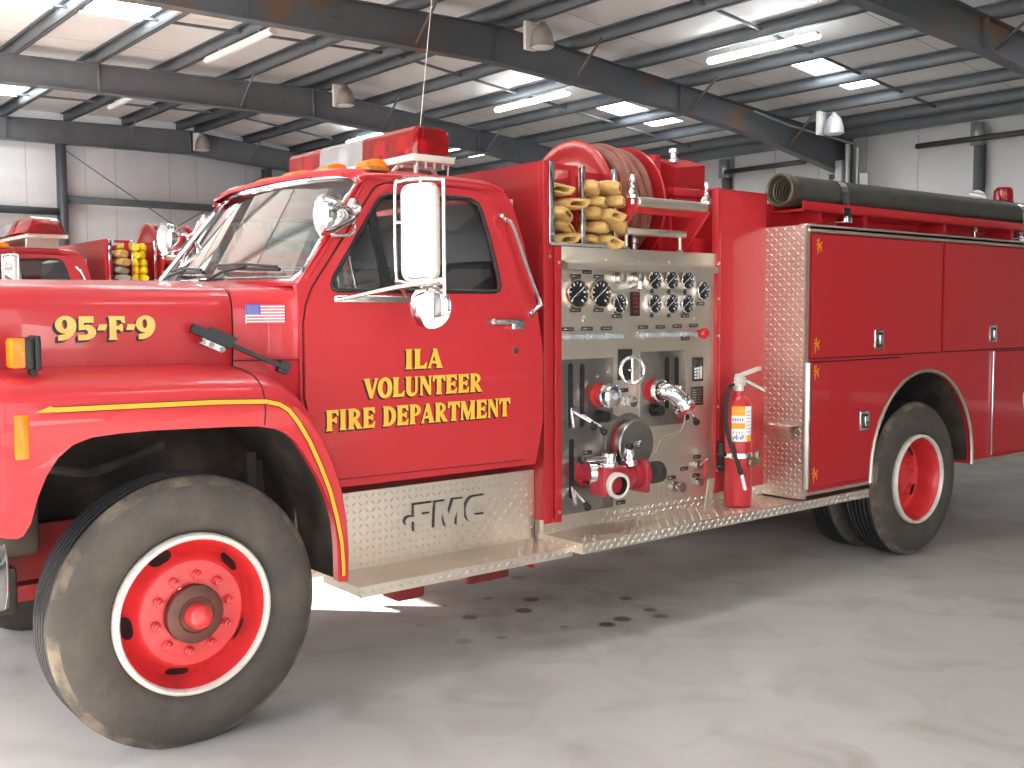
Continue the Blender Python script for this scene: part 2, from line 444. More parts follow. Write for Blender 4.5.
# ------------------------------------------------------------------ hood and cowl
def hood_sec(x, y0, yc, zt, z0=1.40):
    P = [(y0+.012,z0),(y0+.004,1.50),(y0,1.60),(y0+.002,1.665),(y0+.012,1.705),(y0+.032,1.733),(y0+.07,1.750),(y0+.16,1.762),(y0+.40,zt-.012),(yc,zt)]
    Q = [(2*YC-y,z) for y,z in P[:-1]][::-1]
    return [(x,y,z) for y,z in P+Q]
m = MB()
rows = []
for x in (-.86,-.80,-.6,-.4,-.2,0,.15,.25,.322,.3325):
    k = .0 if x > -.8 else .03
    rows.append(hood_sec(x, .345+k+(.006 if x > .325 else 0), YC, 1.795-.012*(x < -.7)+.008*(x+.6)))
m.loft(rows); m.poly([p for p in rows[0]][::-1])
hood = m.build('hood', RED, T, 50)
m = MB()
rows = []
for x,y0 in ((.3355,.3455),(.40,.334),(.46,.313),(.52,.280),(.565,.247),(.582,.226)):
    rows.append(hood_sec(x, y0, YC, 1.80, 1.28))
m.loft(rows)
cowl = m.build('cowl', RED, T, 50)
m = MB()
for x in (.334,):
    rows = [hood_sec(x-.0016, .348, YC, 1.79, 1.28), hood_sec(x+.0016, .348, YC, 1.79, 1.28)]
    m.loft(rows)
m.loft([[(.33,.338,1.452),(.595,.222,1.452)],[(.33,.338,1.446),(.595,.222,1.446)]])
m.build('hood_gap', SEAM, cowl)
# flag decal on the cowl
m = MB()
def cy(x): return lerp_tab([(.338,.344),(.40,.334),(.46,.313),(.52,.280),(.565,.247),(.582,.226)], x)-.0045
fx0, fx1, fz0, fz1 = .385, .532, 1.602, 1.684
def frect(a0,a1,b0,b1,mi,dy=0):
    xs = [fx0+(fx1-fx0)*(a0+(a1-a0)*k/8) for k in range(9)]
    m.loft([[(x,cy(x)-dy,fz0+(fz1-fz0)*b0) for x in xs],[(x,cy(x)-dy,fz0+(fz1-fz0)*b1) for x in xs]], mi=mi, sm=False)
frect(0,1,0,1,0)
for k in range(13):
    if k % 2 == 0: frect(.02,1,k/13,(k+1)/13,1,.001)
frect(0,.40,6/13,1,2,.002)
for i in range(9):
    for j in range(6 if i % 2 == 0 else 5):
        a = .03+.06*(j+(.5 if i % 2 else 0))+.02; b = 6/13+.03+.053*i
        x = fx0+(fx1-fx0)*a; z = fz0+(fz1-fz0)*b; r = .0021
        m.poly([(x+r*(1 if q % 2 == 0 else .45)*math.sin(q*PI/5), cy(x)-.0028, z+r*(1 if q % 2 == 0 else .45)*math.cos(q*PI/5)) for q in range(10)], 0)
m.build('flag_decal', [WHITE, FLAGR, BLUE], cowl, 0)
# black hood release lever lying across the hood side
m = MB()
def hl(a): return V((.135,.325,1.590))+(V((.505,.215,1.412))-V((.135,.325,1.590)))*a
d = (hl(1)-hl(0)).normalized(); up = V((0,-1,0)); sd = d.cross(up).normalized()
def bar(a0,a1,w,t,o=0,mi=0,lift=.03):
    p, q = hl(a0)+up*lift+sd*o, hl(a1)+up*lift+sd*o
    m.loft([[p+sd*w-up*t,p-sd*w-up*t,p-sd*w+up*t,p+sd*w+up*t],[q+sd*w-up*t,q-sd*w-up*t,q-sd*w+up*t,q+sd*w+up*t]], mi, True, True, False)
bar(0,.40,.018,.014); bar(.12,.34,.012,.012,.034,1); bar(.16,.42,.008,.012,-.026); bar(.30,.97,.009,.010,0,0,.03); bar(.90,1.0,.024,.016,0,0,.02)
for a in (.14,.22,.33): m.cyl(hl(a)+up*.03+sd*.034, hl(a)+up*.05+sd*.034, .010, mi=1)
m.build('hood_lever', [BLACK, STEELD], T)

# ------------------------------------------------------------------ cab
YS = [(.85,.250),(.95,.236),(1.1,.226),(1.35,.2195),(1.515,.2165),(1.54,.2195),(1.62,.2215),(1.75,.238),(2.26,.330),(2.31,.35)]
def ys(z): return lerp_tab(YS, z)
ZC = [.95,1.02,1.1,1.2,1.35,1.5,1.515,1.53,1.545,1.58,1.62,1.68,1.75,1.85,1.95,2.05,2.15,2.2,2.26]
XC = [.7,.9,1.1,1.3,1.5,1.7]
DOOR = [(.743,.915),(.66,1.09),(.605,1.20),(.585,1.29),(.585,1.469),(.589,1.606),(.606,1.68),(.643,1.757),(.847,2.010),(1.000,2.200),(1.03,2.225),(1.08,2.238),(1.45,2.246),(1.60,2.238),(1.66,2.224),(1.70,2.19),(1.726,2.13),(1.763,1.998),(1.794,1.77),(1.814,1.597),(1.836,1.433),(1.845,1.2),(1.842,.935),(1.825,.905)]
WIN = [(.735,1.765),(.75,1.80),(.788,1.850),(1.006,2.135),(1.035,2.165),(1.075,2.180),(1.45,2.196),(1.54,2.192),(1.585,2.172),(1.605,2.13),(1.635,2.0),(1.662,1.832),(1.665,1.775),(1.655,1.752),(1.627,1.742),(.764,1.741),(.742,1.748)]
SIDE = [(.70,.88),(.60,1.15),(.575,1.29),(.575,1.60),(.575,1.765),(.60,1.79),(.73,1.960),(.83,2.097),(.925,2.215),(.96,2.245),(1.02,2.262),(1.46,2.268),(1.66,2.262),(1.735,2.255),(1.78,2.235),(1.812,2.19),(1.835,2.10),(1.86,1.986),(1.90,1.646),(1.93,1.43),(1.935,1.10),(1.90,.878)]
def shrink(P, d):
    cx = sum(p[0] for p in P)/len(P); cz = sum(p[1] for p in P)/len(P); r = []
    for i,(x,z) in enumerate(P):
        a = P[i-1]; b = P[(i+1) % len(P)]
        t = V((b[0]-a[0], b[1]-a[1])).normalized(); n = V((-t.y,t.x))
        if n.dot(V((cx-x,cz-z))) < 0: n = -n
        r.append((x+n.x*d, z+n.y*d))
    return r
def cab_side(mirrored):
    f = mir if mirrored else V
    inn = (0,-.03,0) if mirrored else (0,.03,0)
    m = MB()
    m.sheet(SIDE, lambda a,b: f((a, ys(b), b)), [shrink(WIN,-.012)], XC, ZC, back=inn)
    m.sheet(DOOR, lambda a,b: f((a, ys(b)-.002, b)), [shrink(WIN,-.004)], XC, ZC, mi=1)
    side = m.build('cab_side', [RED, SEAM], T, 40)
    m = MB()
    m.sheet(shrink(DOOR,.006), lambda a,b: f((a, ys(b)-.014, b)), [WIN], XC, ZC, back=(0,-.012,0) if mirrored else (0,.012,0))
    d = m.build('cab_door', RED, T, 40)
    m = MB()
    loop = [f((x, ys(z)-.012, z)) for x,z in shrink(WIN,.002)]
    m.tube(loop, .011, 8, True)
    b0, b1 = f((.985, ys(2.11)-.006, 2.105)), f((1.028, ys(1.75)-.006, 1.752))
    dd = V((.022,0,0)); m.loft([[b0-dd,b0+dd,b0+dd+V(inn)*.6,b0-dd+V(inn)*.6],[b1-dd,b1+dd,b1+dd+V(inn)*.6,b1-dd+V(inn)*.6]], 0, True, True, False)
    m.build('window_seal', BLACK, d, 50)
    m = MB(); m.sheet(WIN, lambda a,b: f((a, ys(b)+.004, b)), (), XC, ZC); m.build('door_glass', GLASS, d)
    m = MB()                                             # lower door ledge and handle
    m.tube([f((x,.232,.955)) for x in (.79,1.2,1.60,1.78)], .006); m.build('door_ledge', RED, d)
    m = MB()
    hz = 1.600
    m.box((1.575,ys(hz)-.050,hz-.012),(1.775,ys(hz)-.028,hz+.012), bev=.006)
    m.cyl((1.59,ys(hz)-.01,hz),(1.59,ys(hz)-.04,hz),.017); m.box((1.70,ys(hz)-.045,hz-.040),(1.775,ys(hz)-.012,hz+.006), bev=.008)
    m.box((1.56,ys(hz)-.016,hz-.02),(1.80,ys(hz)-.011,hz+.016), bev=.002, mi=1)
    if mirrored:
        for v in m.bm.verts: v.co.y = 2*YC-v.co.y
    m.build('door_handle', [CHROME, REDD], d)
    m = MB(); p = f((1.735,ys(1.455)-.012,1.457)); m.cyl(p, p+V((0,.012 if mirrored else -.012,0)), .016); m.build('door_lock', CHROME, d)
    return d
door = cab_side(False); cab_side(True)
# roof
m = MB(); rows = []
for x, dz, iny in ((.862,-.036,.03),(.864,-.022,.02),(.872,-.009,.010),(.895,-.002,.004),(.95,0,0),(1.2,.006,0),(1.5,.006,0),(1.68,0,0),(1.735,-.010,.004),(1.775,-.035,.012),(1.80,-.075,.03)):
    P = [(.322,2.243),(.334,2.268),(.352,2.286),(.385,2.297),(.46,2.305),(.65,2.316),(1.1,2.324)]
    P = [(y+iny, z+dz) for y,z in P]; bow = lambda y: -.055*(1-((y-YC)/.78)**2) if x < 1.0 else 0
    Q = P+[(2*YC-y,z) for y,z in P[:-1]][::-1]
    k = max(0, min(1, (1.0-x)/.14)); sh = lambda y: (.085 if abs(y-YC) > .70 else .03 if abs(y-YC) > .6 else 0)*k
    rows.append([(x+sh(y), y, z) for y,z in Q])
m.loft(rows)
roof = m.build('cab_roof', RED, T, 50)
m = MB(); m.tube(smooth_path([(.93,.318,2.250),(1.05,.314,2.268),(1.4,.312,2.275),(1.66,.316,2.268),(1.76,.32,2.245)]), .008); m.build('drip_rail', RED, roof); m = MB()
m.tube(smooth_path([(.93,2*YC-.318,2.250),(1.05,2*YC-.314,2.268),(1.4,2*YC-.312,2.275),(1.66,2*YC-.316,2.268),(1.76,2*YC-.32,2.245)]), .008)
m.build('drip_rail', RED, roof)
# cab back, floor, interior
m = MB()
m.box((1.80,.33,.9),(1.83,1.87,2.21)); m.box((.72,.30,.945),(1.83,1.90,.975)); m.build('cab_back_wall', mat('cab_interior_trim',(.40,.34,.36),.7), T)  # grey-mauve lightened to imitate reflections seen in the door glass
m = MB(); m.box((.64,.28,1.50),(.84,1.92,1.755), bev=.04); m.box((.60,.30,1.28),(.66,1.90,1.74)); m.box((.80,.32,1.53),(.92,1.88,1.70), bev=.05)
m.build('dashboard', BLACK, T)
m = MB(); m.box((1.25,.33,1.16),(1.72,1.87,1.36), bev=.05); m.box((1.62,.33,1.34),(1.78,1.87,1.90), bev=.05); m.build('bench_seat', SEAT, T)
m = MB(); ax = V((-.55,0,.83)); m.torus((1.03,.66,1.69), ax, .215, .014, 40)
for k in range(3):
    u = ax.normalized().orthogonal(); u.rotate(Matrix.Rotation(2*PI*k/3, 3, ax)); m.cyl(V((1.03,.66,1.67)), V((1.03,.66,1.69))+u*.21, .010)
m.cyl((1.03,.66,1.67),(.80,.66,1.50),.022); m.build('steering_wheel', BLACK, T)
# windshield
def ws(u, v, d=0):              # u across 0..1 (near..far), v up 0..1
    c = 1-(2*u-1)**2; c2 = 1-(2*u-1)**4
    x0 = .606-.115*c; x1 = .968-.082*c
    y0 = .268+(2*YC-.536)*u; y1 = .352+(2*YC-.704)*u
    z0 = 1.788+.006*c; z1 = 2.256+.020*c2
    return V((x0+(x1-x0)*v-d*.8, y0+(y1-y0)*v, z0+(z1-z0)*v+d*.5))
NU = 24
m = MB(); m.loft([[ws(k/NU, j/6) for k in range(NU+1)] for j in range(7)]); shield = m.build('windshield', WGLASS, T)
bd = [ws(k/NU*.96+.02,0,.006) for k in range(NU+1)]+[ws(1,v,.006) for v in (.05,.2,.4,.6,.8,.93)]+[ws(1-(k/NU*.94+.03),1,.006) for k in range(NU+1)]+[ws(0,v,.006) for v in (.93,.8,.6,.4,.2,.05)]
m = MB(); m.tube(bd, .013, 8, True); m.build('windshield_trim', CHROME, shield)
bo = [p+(p-ws(.5,.5))*.020+V((.012,0,-.012)) for p in bd]
m = MB(); m.tube(bo, .016, 8, True); m.build('windshield_gasket', RED, shield)
m = MB()                                             # inner panel that closes the pillars
for mm in (0,1):
    f = mir if mm else V
    a = [f((.60,.245,1.785)), f((.73,.262,1.962)), f((.83,.287,2.098)), f((.925,.310,2.218)), f((1.0,.325,2.262))]
    b = [f(tuple(ws(0,v,-.004))) for v in (0,.38,.67,.93,1.02)]
    m.loft([a,b])
m.build('windshield_pillar', RED, T, 60)
m = MB(); m.loft([[V((.58-.10*(1-(2*u-1)**2), .25+(2*YC-.5)*u, 1.772+.02*(1-(2*u-1)**2))) for u in [k/16 for k in range(17)]],[ws(k/16,-.02,.004) for k in range(17)]])
m.build('cowl_lip', RED, cowl)
for (u0,u1,v1) in ((.40,.22,.10),(.80,.60,.10)):
    m = MB(); p = ws(u0,-.04,.03); q = ws(u1,.10,.035)
    m.tube([p,p+(q-p)*.5+V((-.01,0,.012)),q], .007); m.cyl(p+V((0,0,-.03)),p+V((0,0,.015)),.02)
    a = ws(u1-.14,.075,.022); b = ws(u1+.16,.11,.022); m.tube([a,(a+b)/2+V((-.012,0,0)),b], .009); m.tube([a+V((-.012,0,.012)),(a+b)/2+V((-.03,0,.02)),b+V((-.012,0,.012))], .006)
    m.build('windshield_wiper', BLACK, T)
# ------------------------------------------------------------------ mirror, spotlights, roof lamps, light bar
CHROMEW = mat('worn_chrome_tube', (.74,.71,.66), .2, 1)
def make_mirror(mirrored):
    f = mir if mirrored else V
    c = V((1.015,-.05,1.985)); rz = math.radians(18)
    uy = V((-math.sin(rz), math.cos(rz), 0)); nx = V((math.cos(rz), math.sin(rz), 0))   # uy across, nx towards the driver
    def rr(w,h,r,d,n=6):
        P = arc(w/2-r,h/2-r,r,r,0,90,n)+arc(-w/2+r,h/2-r,r,r,90,180,n)+arc(-w/2+r,-h/2+r,r,r,180,270,n)+arc(w/2-r,-h/2+r,r,r,270,360,n)
        return [f(tuple(c+uy*a+V((0,0,b))+nx*d)) for a,b in P]
    m = MB()
    W,H = .188,.42
    m.loft([rr(W-.045,H-.045,.035,-.022), rr(W-.030,H-.030,.04,-.020)], closed=True, mi=0)
    m._face([m.bm.verts.new(p) for p in rr(W-.045,H-.045,.035,-.022)], 0, False)
    m.loft([rr(W-.030,H-.030,.04,-.020), rr(W-.022,H-.022,.042,-.026), rr(W-.008,H-.008,.045,-.024), rr(W,H,.048,-.008), rr(W,H,.048,.008)], closed=True, mi=1)
    m._face([m.bm.verts.new(p) for p in rr(W,H,.048,.008)], 0, False)
    mr = m.build('side_mirror', [CHROME, WHITEM], T, 40)
    m = MB()
    e0 = c-uy*.122; e1 = c+uy*.138
    pts = [e0+V((0,0,-.27)), e0+V((0,0,.22))]
    m.tube([f(tuple(p)) for p in pts], .009)
    U = [e0+V((0,0,.215)), c+V((0,0,.228)), e1+V((0,0,.222))+uy*-.03, e1+V((0,0,.190)), e1+V((0,0,-.16)), e1+V((0,0,-.205))-uy*.03, c+V((0,0,-.215)), e0+V((0,0,-.215))]
    m.tube([f(tuple(p)) for p in smooth_path(U,4)], .0085)
    m.cyl(f(tuple(c+V((0,0,.19)))), f(tuple(c+V((0,0,.235)))), .007); m.cyl(f(tuple(c+V((0,0,-.19)))), f(tuple(c+V((0,0,-.235)))), .007)
    m.tube([f(tuple(e1+V((0,0,.05)))), f(tuple(c+uy*.09+V((0,0,.05))+nx*.02))], .008)
    # arms to the door
    m.tube([f(tuple(p)) for p in (e0+V((0,0,.215)), V((1.10,.20,2.245)), V((1.16,.32,2.262)))], .008)
    m.tube([f(tuple(p)) for p in (e1+V((0,0,.20)), V((1.14,.31,2.250)))], .007)
    m.tube([f(tuple(p)) for p in (e0+V((0,0,-.20)), V((.93,.02,1.755)), V((.745,.215,1.700)))], [.013,.012,.008])
    m.tube([f(tuple(p)) for p in (e1+V((0,0,-.2)), V((1.12,.215,1.715)))], .009)
    m.box((.74,.205,1.690),(1.13,.222,1.722), bev=.006) if not mirrored else m.box((.74,2*YC-.222,1.690),(1.13,2*YC-.205,1.722), bev=.006)
    m.build('mirror_bracket', CHROMEW, mr, 50)
    m = MB()
    cc = c+V((.042,0,-.315)); q = V((-.80,-.60,.0)).normalized()
    if mirrored: q.y = -q.y
    cc = f(tuple(cc)); m.lathe([(0,.014),(.045,.011),(.078,.004),(.094,-.004),(.092,-.012),(.06,-.02),(0,-.024)], cc, q, 40)
    m.cyl(cc-q*.02, cc-q*.02+V((0,0,.10)), .007); m.build('convex_mirror', CHROME, mr)
make_mirror(False); make_mirror(True)
def spotlight(mirrored):
    f = mir if mirrored else V
    m = MB(); c = f((.712,.212,2.062)); q = V((-.985,.12,-.02)).normalized()
    if mirrored: q.y = -q.y
    m.lathe([(0,-.125),(.022,-.122),(.04,-.10),(.062,-.06),(.082,-.015),(.088,.018),(.088,.032),(.080,.036)], c, q, 40)
    s = m.build('spotlight', CHROME, T)
    m = MB(); m.lathe([(.080,.034),(.06,.044),(.03,.05),(0,.052)], c, q, 32); m.build('spotlight_lens', mirror_lens, s)
    m = MB(); m.tube(smooth_path([c-q*.10, c-q*.13+V((.02,0,.03)), f((.865,.262,2.115)), f((.90,.31,2.13))]), .014)
    m.tube(smooth_path([c-q*.02+V((0,0,-.085)), c-q*.10+V((.02,0,-.07)), f((.86,.258,2.10))]), .008)
    m.lathe([(0,-.03),(.024,-.03),(.024,.03),(0,.03)], f((.862,.258,2.11)), (.5,.3,.8), 16)
    m.build('spotlight_bracket', CHROME, s)
mirror_lens = mat('sealed_beam_lens', (.82,.83,.85), .08, .6)
spotlight(False); spotlight(True)
AMBERD = mat('amber_lamp_base', (.45,.16,.03), .5)
m = MB()
for y in (.405,.715,1.03,1.35,1.68):
    ws_ = .78 if y < .5 else 1
    b = MB(); c = V((1.045-.045*(1-((y-YC)/.7)**2), y, 2.303+.010*(1-((y-YC)/.7)**2)))
    b.box((c.x-.048,y-.086*ws_,c.z-.012),(c.x+.066,y+.086*ws_,c.z+.006), bev=.005)
    l = b.build('clearance_lamp', AMBERD, T)
    b = MB()
    rows = []
    for k in range(9):
        t = k/8; h = .036*math.sin(PI*min(1,max(0,.12+.76*t)))**.6; w = (.080-.012*abs(2*t-1)**3)*ws_
        yy = y+(-w if 0 else 0)
        rows.append([(c.x-.045+.105*t, y-w, c.z+.008),(c.x-.045+.105*t, y-w*.86, c.z+.008+h),(c.x-.045+.105*t, y+w*.86, c.z+.008+h),(c.x-.045+.105*t, y+w, c.z+.008)])
    b.loft(rows); b._face([b.bm.verts.new(p) for p in rows[0]],0,False); b._face([b.bm.verts.new(p) for p in rows[-1]],0,False)
    b.build('amber_lamp_lens', AMBER, l, 50)
m.bm.free()
LBX0, LBX1, LY0, LY1, LZ0, LZ1 = 1.300, 1.520, .42, 1.72, 2.400, 2.535
m = MB()
m.box((LBX0-.012,LY0-.01,LZ0-.035),(LBX1+.012,LY1+.01,LZ0), bev=.006)
for y in (LY0+.16, LY1-.16):
    m.box((LBX0+.02,y-.03,LZ0-.05),(LBX1-.02,y+.03,LZ0-.034))
    for sx in (-1,1):
        xx = (LBX0+LBX1)/2+sx*.10
        m.tube([(xx,y,LZ0-.045),(xx+sx*.06,y,LZ0-.10),(xx+sx*.075,y,LZ0-.105)], .011, 8)
for k in range(4): m.cyl((LBX0+.03+.05*k,LY0+.02,LZ0-.034),(LBX0+.03+.05*k,LY0+.02,LZ0-.06),.006)
bar_ = m.build('light_bar', WHITEM, T)
def lb_lens(y0,y1,mt,name,tap0=0,tap1=0):
    m = MB(); sec = lambda y,k: [(LBX0+.004+k,y,LZ0),(LBX0+.010+k,y,LZ1-.02-k),(LBX0+.026+k,y,LZ1-k),(LBX1-.026-k,y,LZ1-k),(LBX1-.010-k,y,LZ1-.02-k),(LBX1-.004-k,y,LZ0)]
    m.loft([sec(y0,tap0),sec(y0+.02,0),sec(y1-.02,0),sec(y1,tap1)], caps=True, sm=False); m.build(name, mt, bar_, 30)
lb_lens(LY0,.90,REDLENS,'red_dome',.012,0); lb_lens(.902,1.345,CLEARL,'clear_dome'); lb_lens(1.347,LY1,REDLENS,'red_dome',0,.012)
for y in (.56,.76,1.12,1.5):
    m = MB(); m.lathe([(0,0),(.02,0),(.02,.03),(.06,.035),(.062,.075),(.03,.082),(0,.082)], (1.41,y,LZ0+.005), (0,0,1), 24)
    m.box((1.34,y-.05,LZ0+.03),(1.35,y+.05,LZ0+.10)); m.build('beacon_motor', CHROME, bar_)
m = MB(); m.tube([(1.365,.50,2.33),(1.415,.50,2.75),(1.495,.50,3.40)], [.0024,.002,.0015], 6); m.cyl((1.365,.50,2.29),(1.365,.50,2.36),.012); m.build('whip_antenna', WHITEM, T)
m = MB(); m.tube([(1.62,.60,2.30),(1.63,.60,2.40),(1.66,.58,2.43)],.005); m.cyl((1.62,.60,2.30),(1.62,.60,2.325),.02); m.build('radio_antenna', STEEL, T)
# grab rail behind the door
m = MB(); m.tube(smooth_path([(1.700,.305,2.120),(1.702,.262,2.118),(1.712,.250,2.098),(1.742,.225,2.068),(1.80,.205,1.90),(1.868,.175,1.700),(1.866,.178,1.675),(1.858,.200,1.652),(1.856,.220,1.640)],5), .011)
m.cyl((1.700,.318,2.12),(1.700,.30,2.12),.020); m.cyl((1.856,.232,1.64),(1.856,.212,1.64),.020); m.build('grab_rail', CHROME, T)

# ------------------------------------------------------------------ steps
m = MB()
m.box((.765,.087,.425),(2.0,.40,.464)); m.box((.765,.075,.420),(2.0,.0869,.468))
m.treads((.77,.09,.465),(1,0,0),(0,1,0),(0,0,1),1.23,.30,h=.003); m.treads((.77,.0745,.422),(1,0,0),(0,0,1),(0,-1,0),1.23,.045,.024)
cab_step = m.build('cab_step', TREAD, T, 30)
m = MB(); m.box((.62,.376,.46),(2.003,.392,.824))
m.treads((.66,.3755,.470),(1,0,0),(0,0,1),(0,-1,0),1.34,.35); rs = m.build('step_riser', TREAD, T, 30)
# cut-metal letters on the riser
def fmc(dx, dz, grow):
    s = .127; o = V((1.243+dx,.374,.600+dz)); P = []
    F = [(-.40,.42),(-.34,.54),(-.20,.58),(-.10,.56),(.0,.56),(.0,1.0),(.86,1.0),(.82,.80),(.32,.80),(.32,.60),(.74,.60),(.70,.40),(.32,.40),(.32,.0),(.0,.0),(.0,.36),(-.12,.42),(-.24,.28),(-.36,.30)]
    M_ = [(.92,.0),(.98,1.0),(1.42,1.0),(1.58,.45),(1.82,1.0),(2.30,1.0),(2.30,0),(1.98,0),(1.98,.56),(1.72,0),(1.46,0),(1.26,.56),(1.22,0)]
    C_ = [(3.34,1.0),(2.80,1.0)]+arc(2.80,.5,.40,.5,90,270,10)+[(3.34,.0),(3.34,.26),(2.95,.26)]+arc(2.95,.5,.22,.24,270,90,8)+[(3.34,.74)]
    return [[(a*s,b*s) for a,b in L] for L in (F,M_,C_)], o
m = MB()
Ls,o = fmc(0,0,0)
for L in Ls: m.prism(grow(L,.0045), o+V((-.007,-.0006,.006)), (1,0,0), (0,0,1), (0,-1,0), .003, mi=1)  # dark offset copy, drawn as the shadow behind each raised letter
for L in Ls: m.prism(grow(L,.001), o+V((0,-.003,0)), (1,0,0), (0,0,1), (0,-1,0), .007)
m.build('maker_letters', [STEEL, PLATE], rs, 30)
ZS = .495
m = MB()
m.box((2.0,.0,ZS-.055),(4.53,.34,ZS)); m.box((2.0,.30,ZS),(3.815,.33,.565))
m.treads((2.02,.012,ZS+.0005),(1,0,0),(0,1,0),(0,0,1),1.78,.285,h=.0026); m.treads((2.01,-.0005,ZS-.052),(1,0,0),(0,0,1),(0,-1,0),2.52,.05,.025)
m.treads((2.02,.2995,ZS),(1,0,0),(0,0,1),(0,-1,0),1.78,.066,.030)
m.treads((1.9995,.01,ZS-.05),(0,1,0),(0,0,1),(-1,0,0),.30,.05,.03)
m.treads((3.8145,.02,ZS+.005),(0,1,0),(0,0,1),(-1,0,0),.28,.05,.03)
m.build('pump_step', TREAD, T, 30)

# ------------------------------------------------------------------ pump module
m = MB()
XL, XR, YP = 2.007, 3.335, .30
m.box((XL,YP,.56),(XL+.025,2*YC-YP,2.415)); m.box((XL-.003,YP-.004,.545),(2.068,YP+.04,1.987), bev=.004); m.box((XL-.003,YP-.004,1.986),(2.034,YP+.04,2.417), bev=.003); m.box((2.074,YP-.012,.545),(2.122,YP+.04,1.985), bev=.006)
m.box((2.0,.39,.30),(2.02,1.8,.56))
m.box((3.812,YP,.55),(3.83,2*YC-YP,2.37))
m.box((2.03,2*YC-YP-.02,.6),(3.82,2*YC-YP,2.37)); m.box((2.03,.34,1.975),(3.82,2*YC-YP,1.992))
m.box((2.595,.36,1.99),(2.612,1.85,2.40)); m.box((2.03,1.05,1.99),(2.6,1.07,2.40))
m.box((2.12,YP+.01,.545),(3.83,YP+.06,.60))
mod = m.build('pump_module', RED2, T)
m = MB(); m.box((3.335,YP-.004,.56),(3.815,YP+.02,2.365), bev=.004); m.box((3.335,YP-.022,.56),(3.372,YP,2.37), bev=.006); m.box((3.335,YP-.004,2.352),(3.82,YP+.05,2.368), bev=.004)
m.build('side_wing_panel', RED, mod)
m = MB()
BOLTS = [(2.04,1.93,YP-.010),(2.098,1.90,YP-.014),(2.098,.60,YP-.014)]
for x,z in (): m.lathe([(0,-.006),(.008,-.005),(.009,0)], (x,YP-.010,z), (0,1,0), 12)
m.bm.free()
for x,z,y in BOLTS+[(x,z,YP-.022) for x,z in ((3.352,1.93),(3.352,1.72),(3.352,1.50),(3.352,.70),(3.352,1.08))]:
    m = MB(); m.lathe([(0,-.006),(.008,-.005),(.009,0)], (x,y,z), (0,1,0), 12); m.build('panel_bolt', STEEL, mod)
m = MB(); m.box((2.122,YP-.002,.566),(3.335,YP+.012,1.985)); 
pan = m.build('pump_panel', STEEL, T)
m = MB()
m.box((2.118,YP-.014,1.912),(3.34,YP-.002,1.985), bev=.003)
m.loft([[(2.128,YP-.014,1.914),(3.325,YP-.014,1.914)],[(2.118,YP-.060,1.900),(3.300,YP-.060,1.900)],[(2.118,YP-.060,1.866),(3.300,YP-.060,1.866)],[(2.118,YP-.054,1.866),(3.300,YP-.054,1.866)],[(2.118,YP-.054,1.895),(3.300,YP-.054,1.895)]], sm=False)
for x in (2.16,2.39,2.64,2.88,3.10,3.30): m.cyl((x,YP-.06,1.916),(x,YP-.06,1.924),.006)
m.build('panel_light_shield', STEEL, pan, 30)
m = MB(); m.box((2.122,YP-.005,.578),(2.50,YP-.001,1.398)); m.box((2.708,YP-.006,1.0),(3.088,YP-.001,1.422), bev=.002)
m.prism([(2.41,.59),(2.50,.59),(2.50,.90)]+arc(2.61,.925,.165,.165,215,20,14)+[(2.80,.99),(2.71,1.0),(2.50,1.09),(2.41,1.09)], (0,YP-.001,0), (1,0,0), (0,0,1), (0,-1,0), .006)
m.build('valve_plate', STEELD, pan, 30)
m = MB()
for x,z0,z1 in ((2.186,1.05,1.362),(2.269,1.05,1.358),(2.926,1.108,1.372),(3.008,1.085,1.370),(2.192,.676,.962)):
    m = MB(); m.prism(arc(x,z1,.016,.016,0,180,8)+arc(x,z0,.016,.016,180,360,8), (0,YP-.006,0), (1,0,0), (0,0,1), (0,-1,0), .002); m.build('lever_slot', BLACK, pan, 0)
def lever(x, z, dx, dz):
    m = MB(); p = V((x,YP,z)); q = V((x+dx,YP-.10,z+dz)); m.cyl(p, q, .009, mi=0); q2 = q+V((.01,-.01,-.025)); m.cyl(q, q2, .012, mi=1)
    m.lathe([(0,-.02),(.016,-.012),(.02,0),(.016,.012),(0,.02)], q2, (0,1,0), 16, 1); m.build('valve_lever', [CHROME, BLACK], pan)
lever(2.186,1.13,.06,-.06); lever(2.269,1.10,.05,-.06); lever(2.926,1.16,.04,-.085); lever(3.008,1.14,.045,-.10); lever(2.192,.72,.01,-.07)
m = MB(); m.cyl((2.186,YP-.01,1.14),(2.13,YP-.09,1.05),.008); m.cyl((2.192,YP-.01,.72),(2.165,YP-.07,.64),.009); m.build('lever_link', CHROME, pan)
# gauges
def gauge(x, z, r, a=215):
    m = MB(); o = (x,YP-.002,z); ax = (0,-1,0)
    m.lathe([(r*1.02,0),(r*1.02,.018),(r*.96,.026),(r*.87,.024),(r*.85,.014)], o, ax, 40)
    m.lathe([(r*.86,.012),(0,.012)], o, ax, 32, mi=1)
    for k in range(11):
        t = math.radians(225-27*k); c, s_ = math.cos(t), math.sin(t); w = .055 if k % 2 == 0 else .03; y = YP-.0155
        P = lambda q,d: (x+r*(q*c-d*s_), y, z+r*(q*s_+d*c))
        l0 = .56 if k % 2 == 0 else .64
        m.poly([P(l0,-w),P(.78,-w),P(.78,w),P(l0,w)], 2)
    t = math.radians(225 if a is None else a); c, s_ = math.cos(t), math.sin(t)
    P = lambda q,d: (x+r*(q*c-d*s_), YP-.0185, z+r*(q*s_+d*c))
    m.poly([P(-.62,-.035),P(.70,-.02),P(.70,.02),P(-.62,.035)], 2); m.lathe([(.10*r,.018),(0,.020)], o, ax, 12, 0)
    m.build('pressure_gauge', [CHROME if r < .07 else BRASSC, DIAL, WHITE], pan, 40)
PULL = mat('pale_pull_handle', (.50,.55,.57), .35, .5)
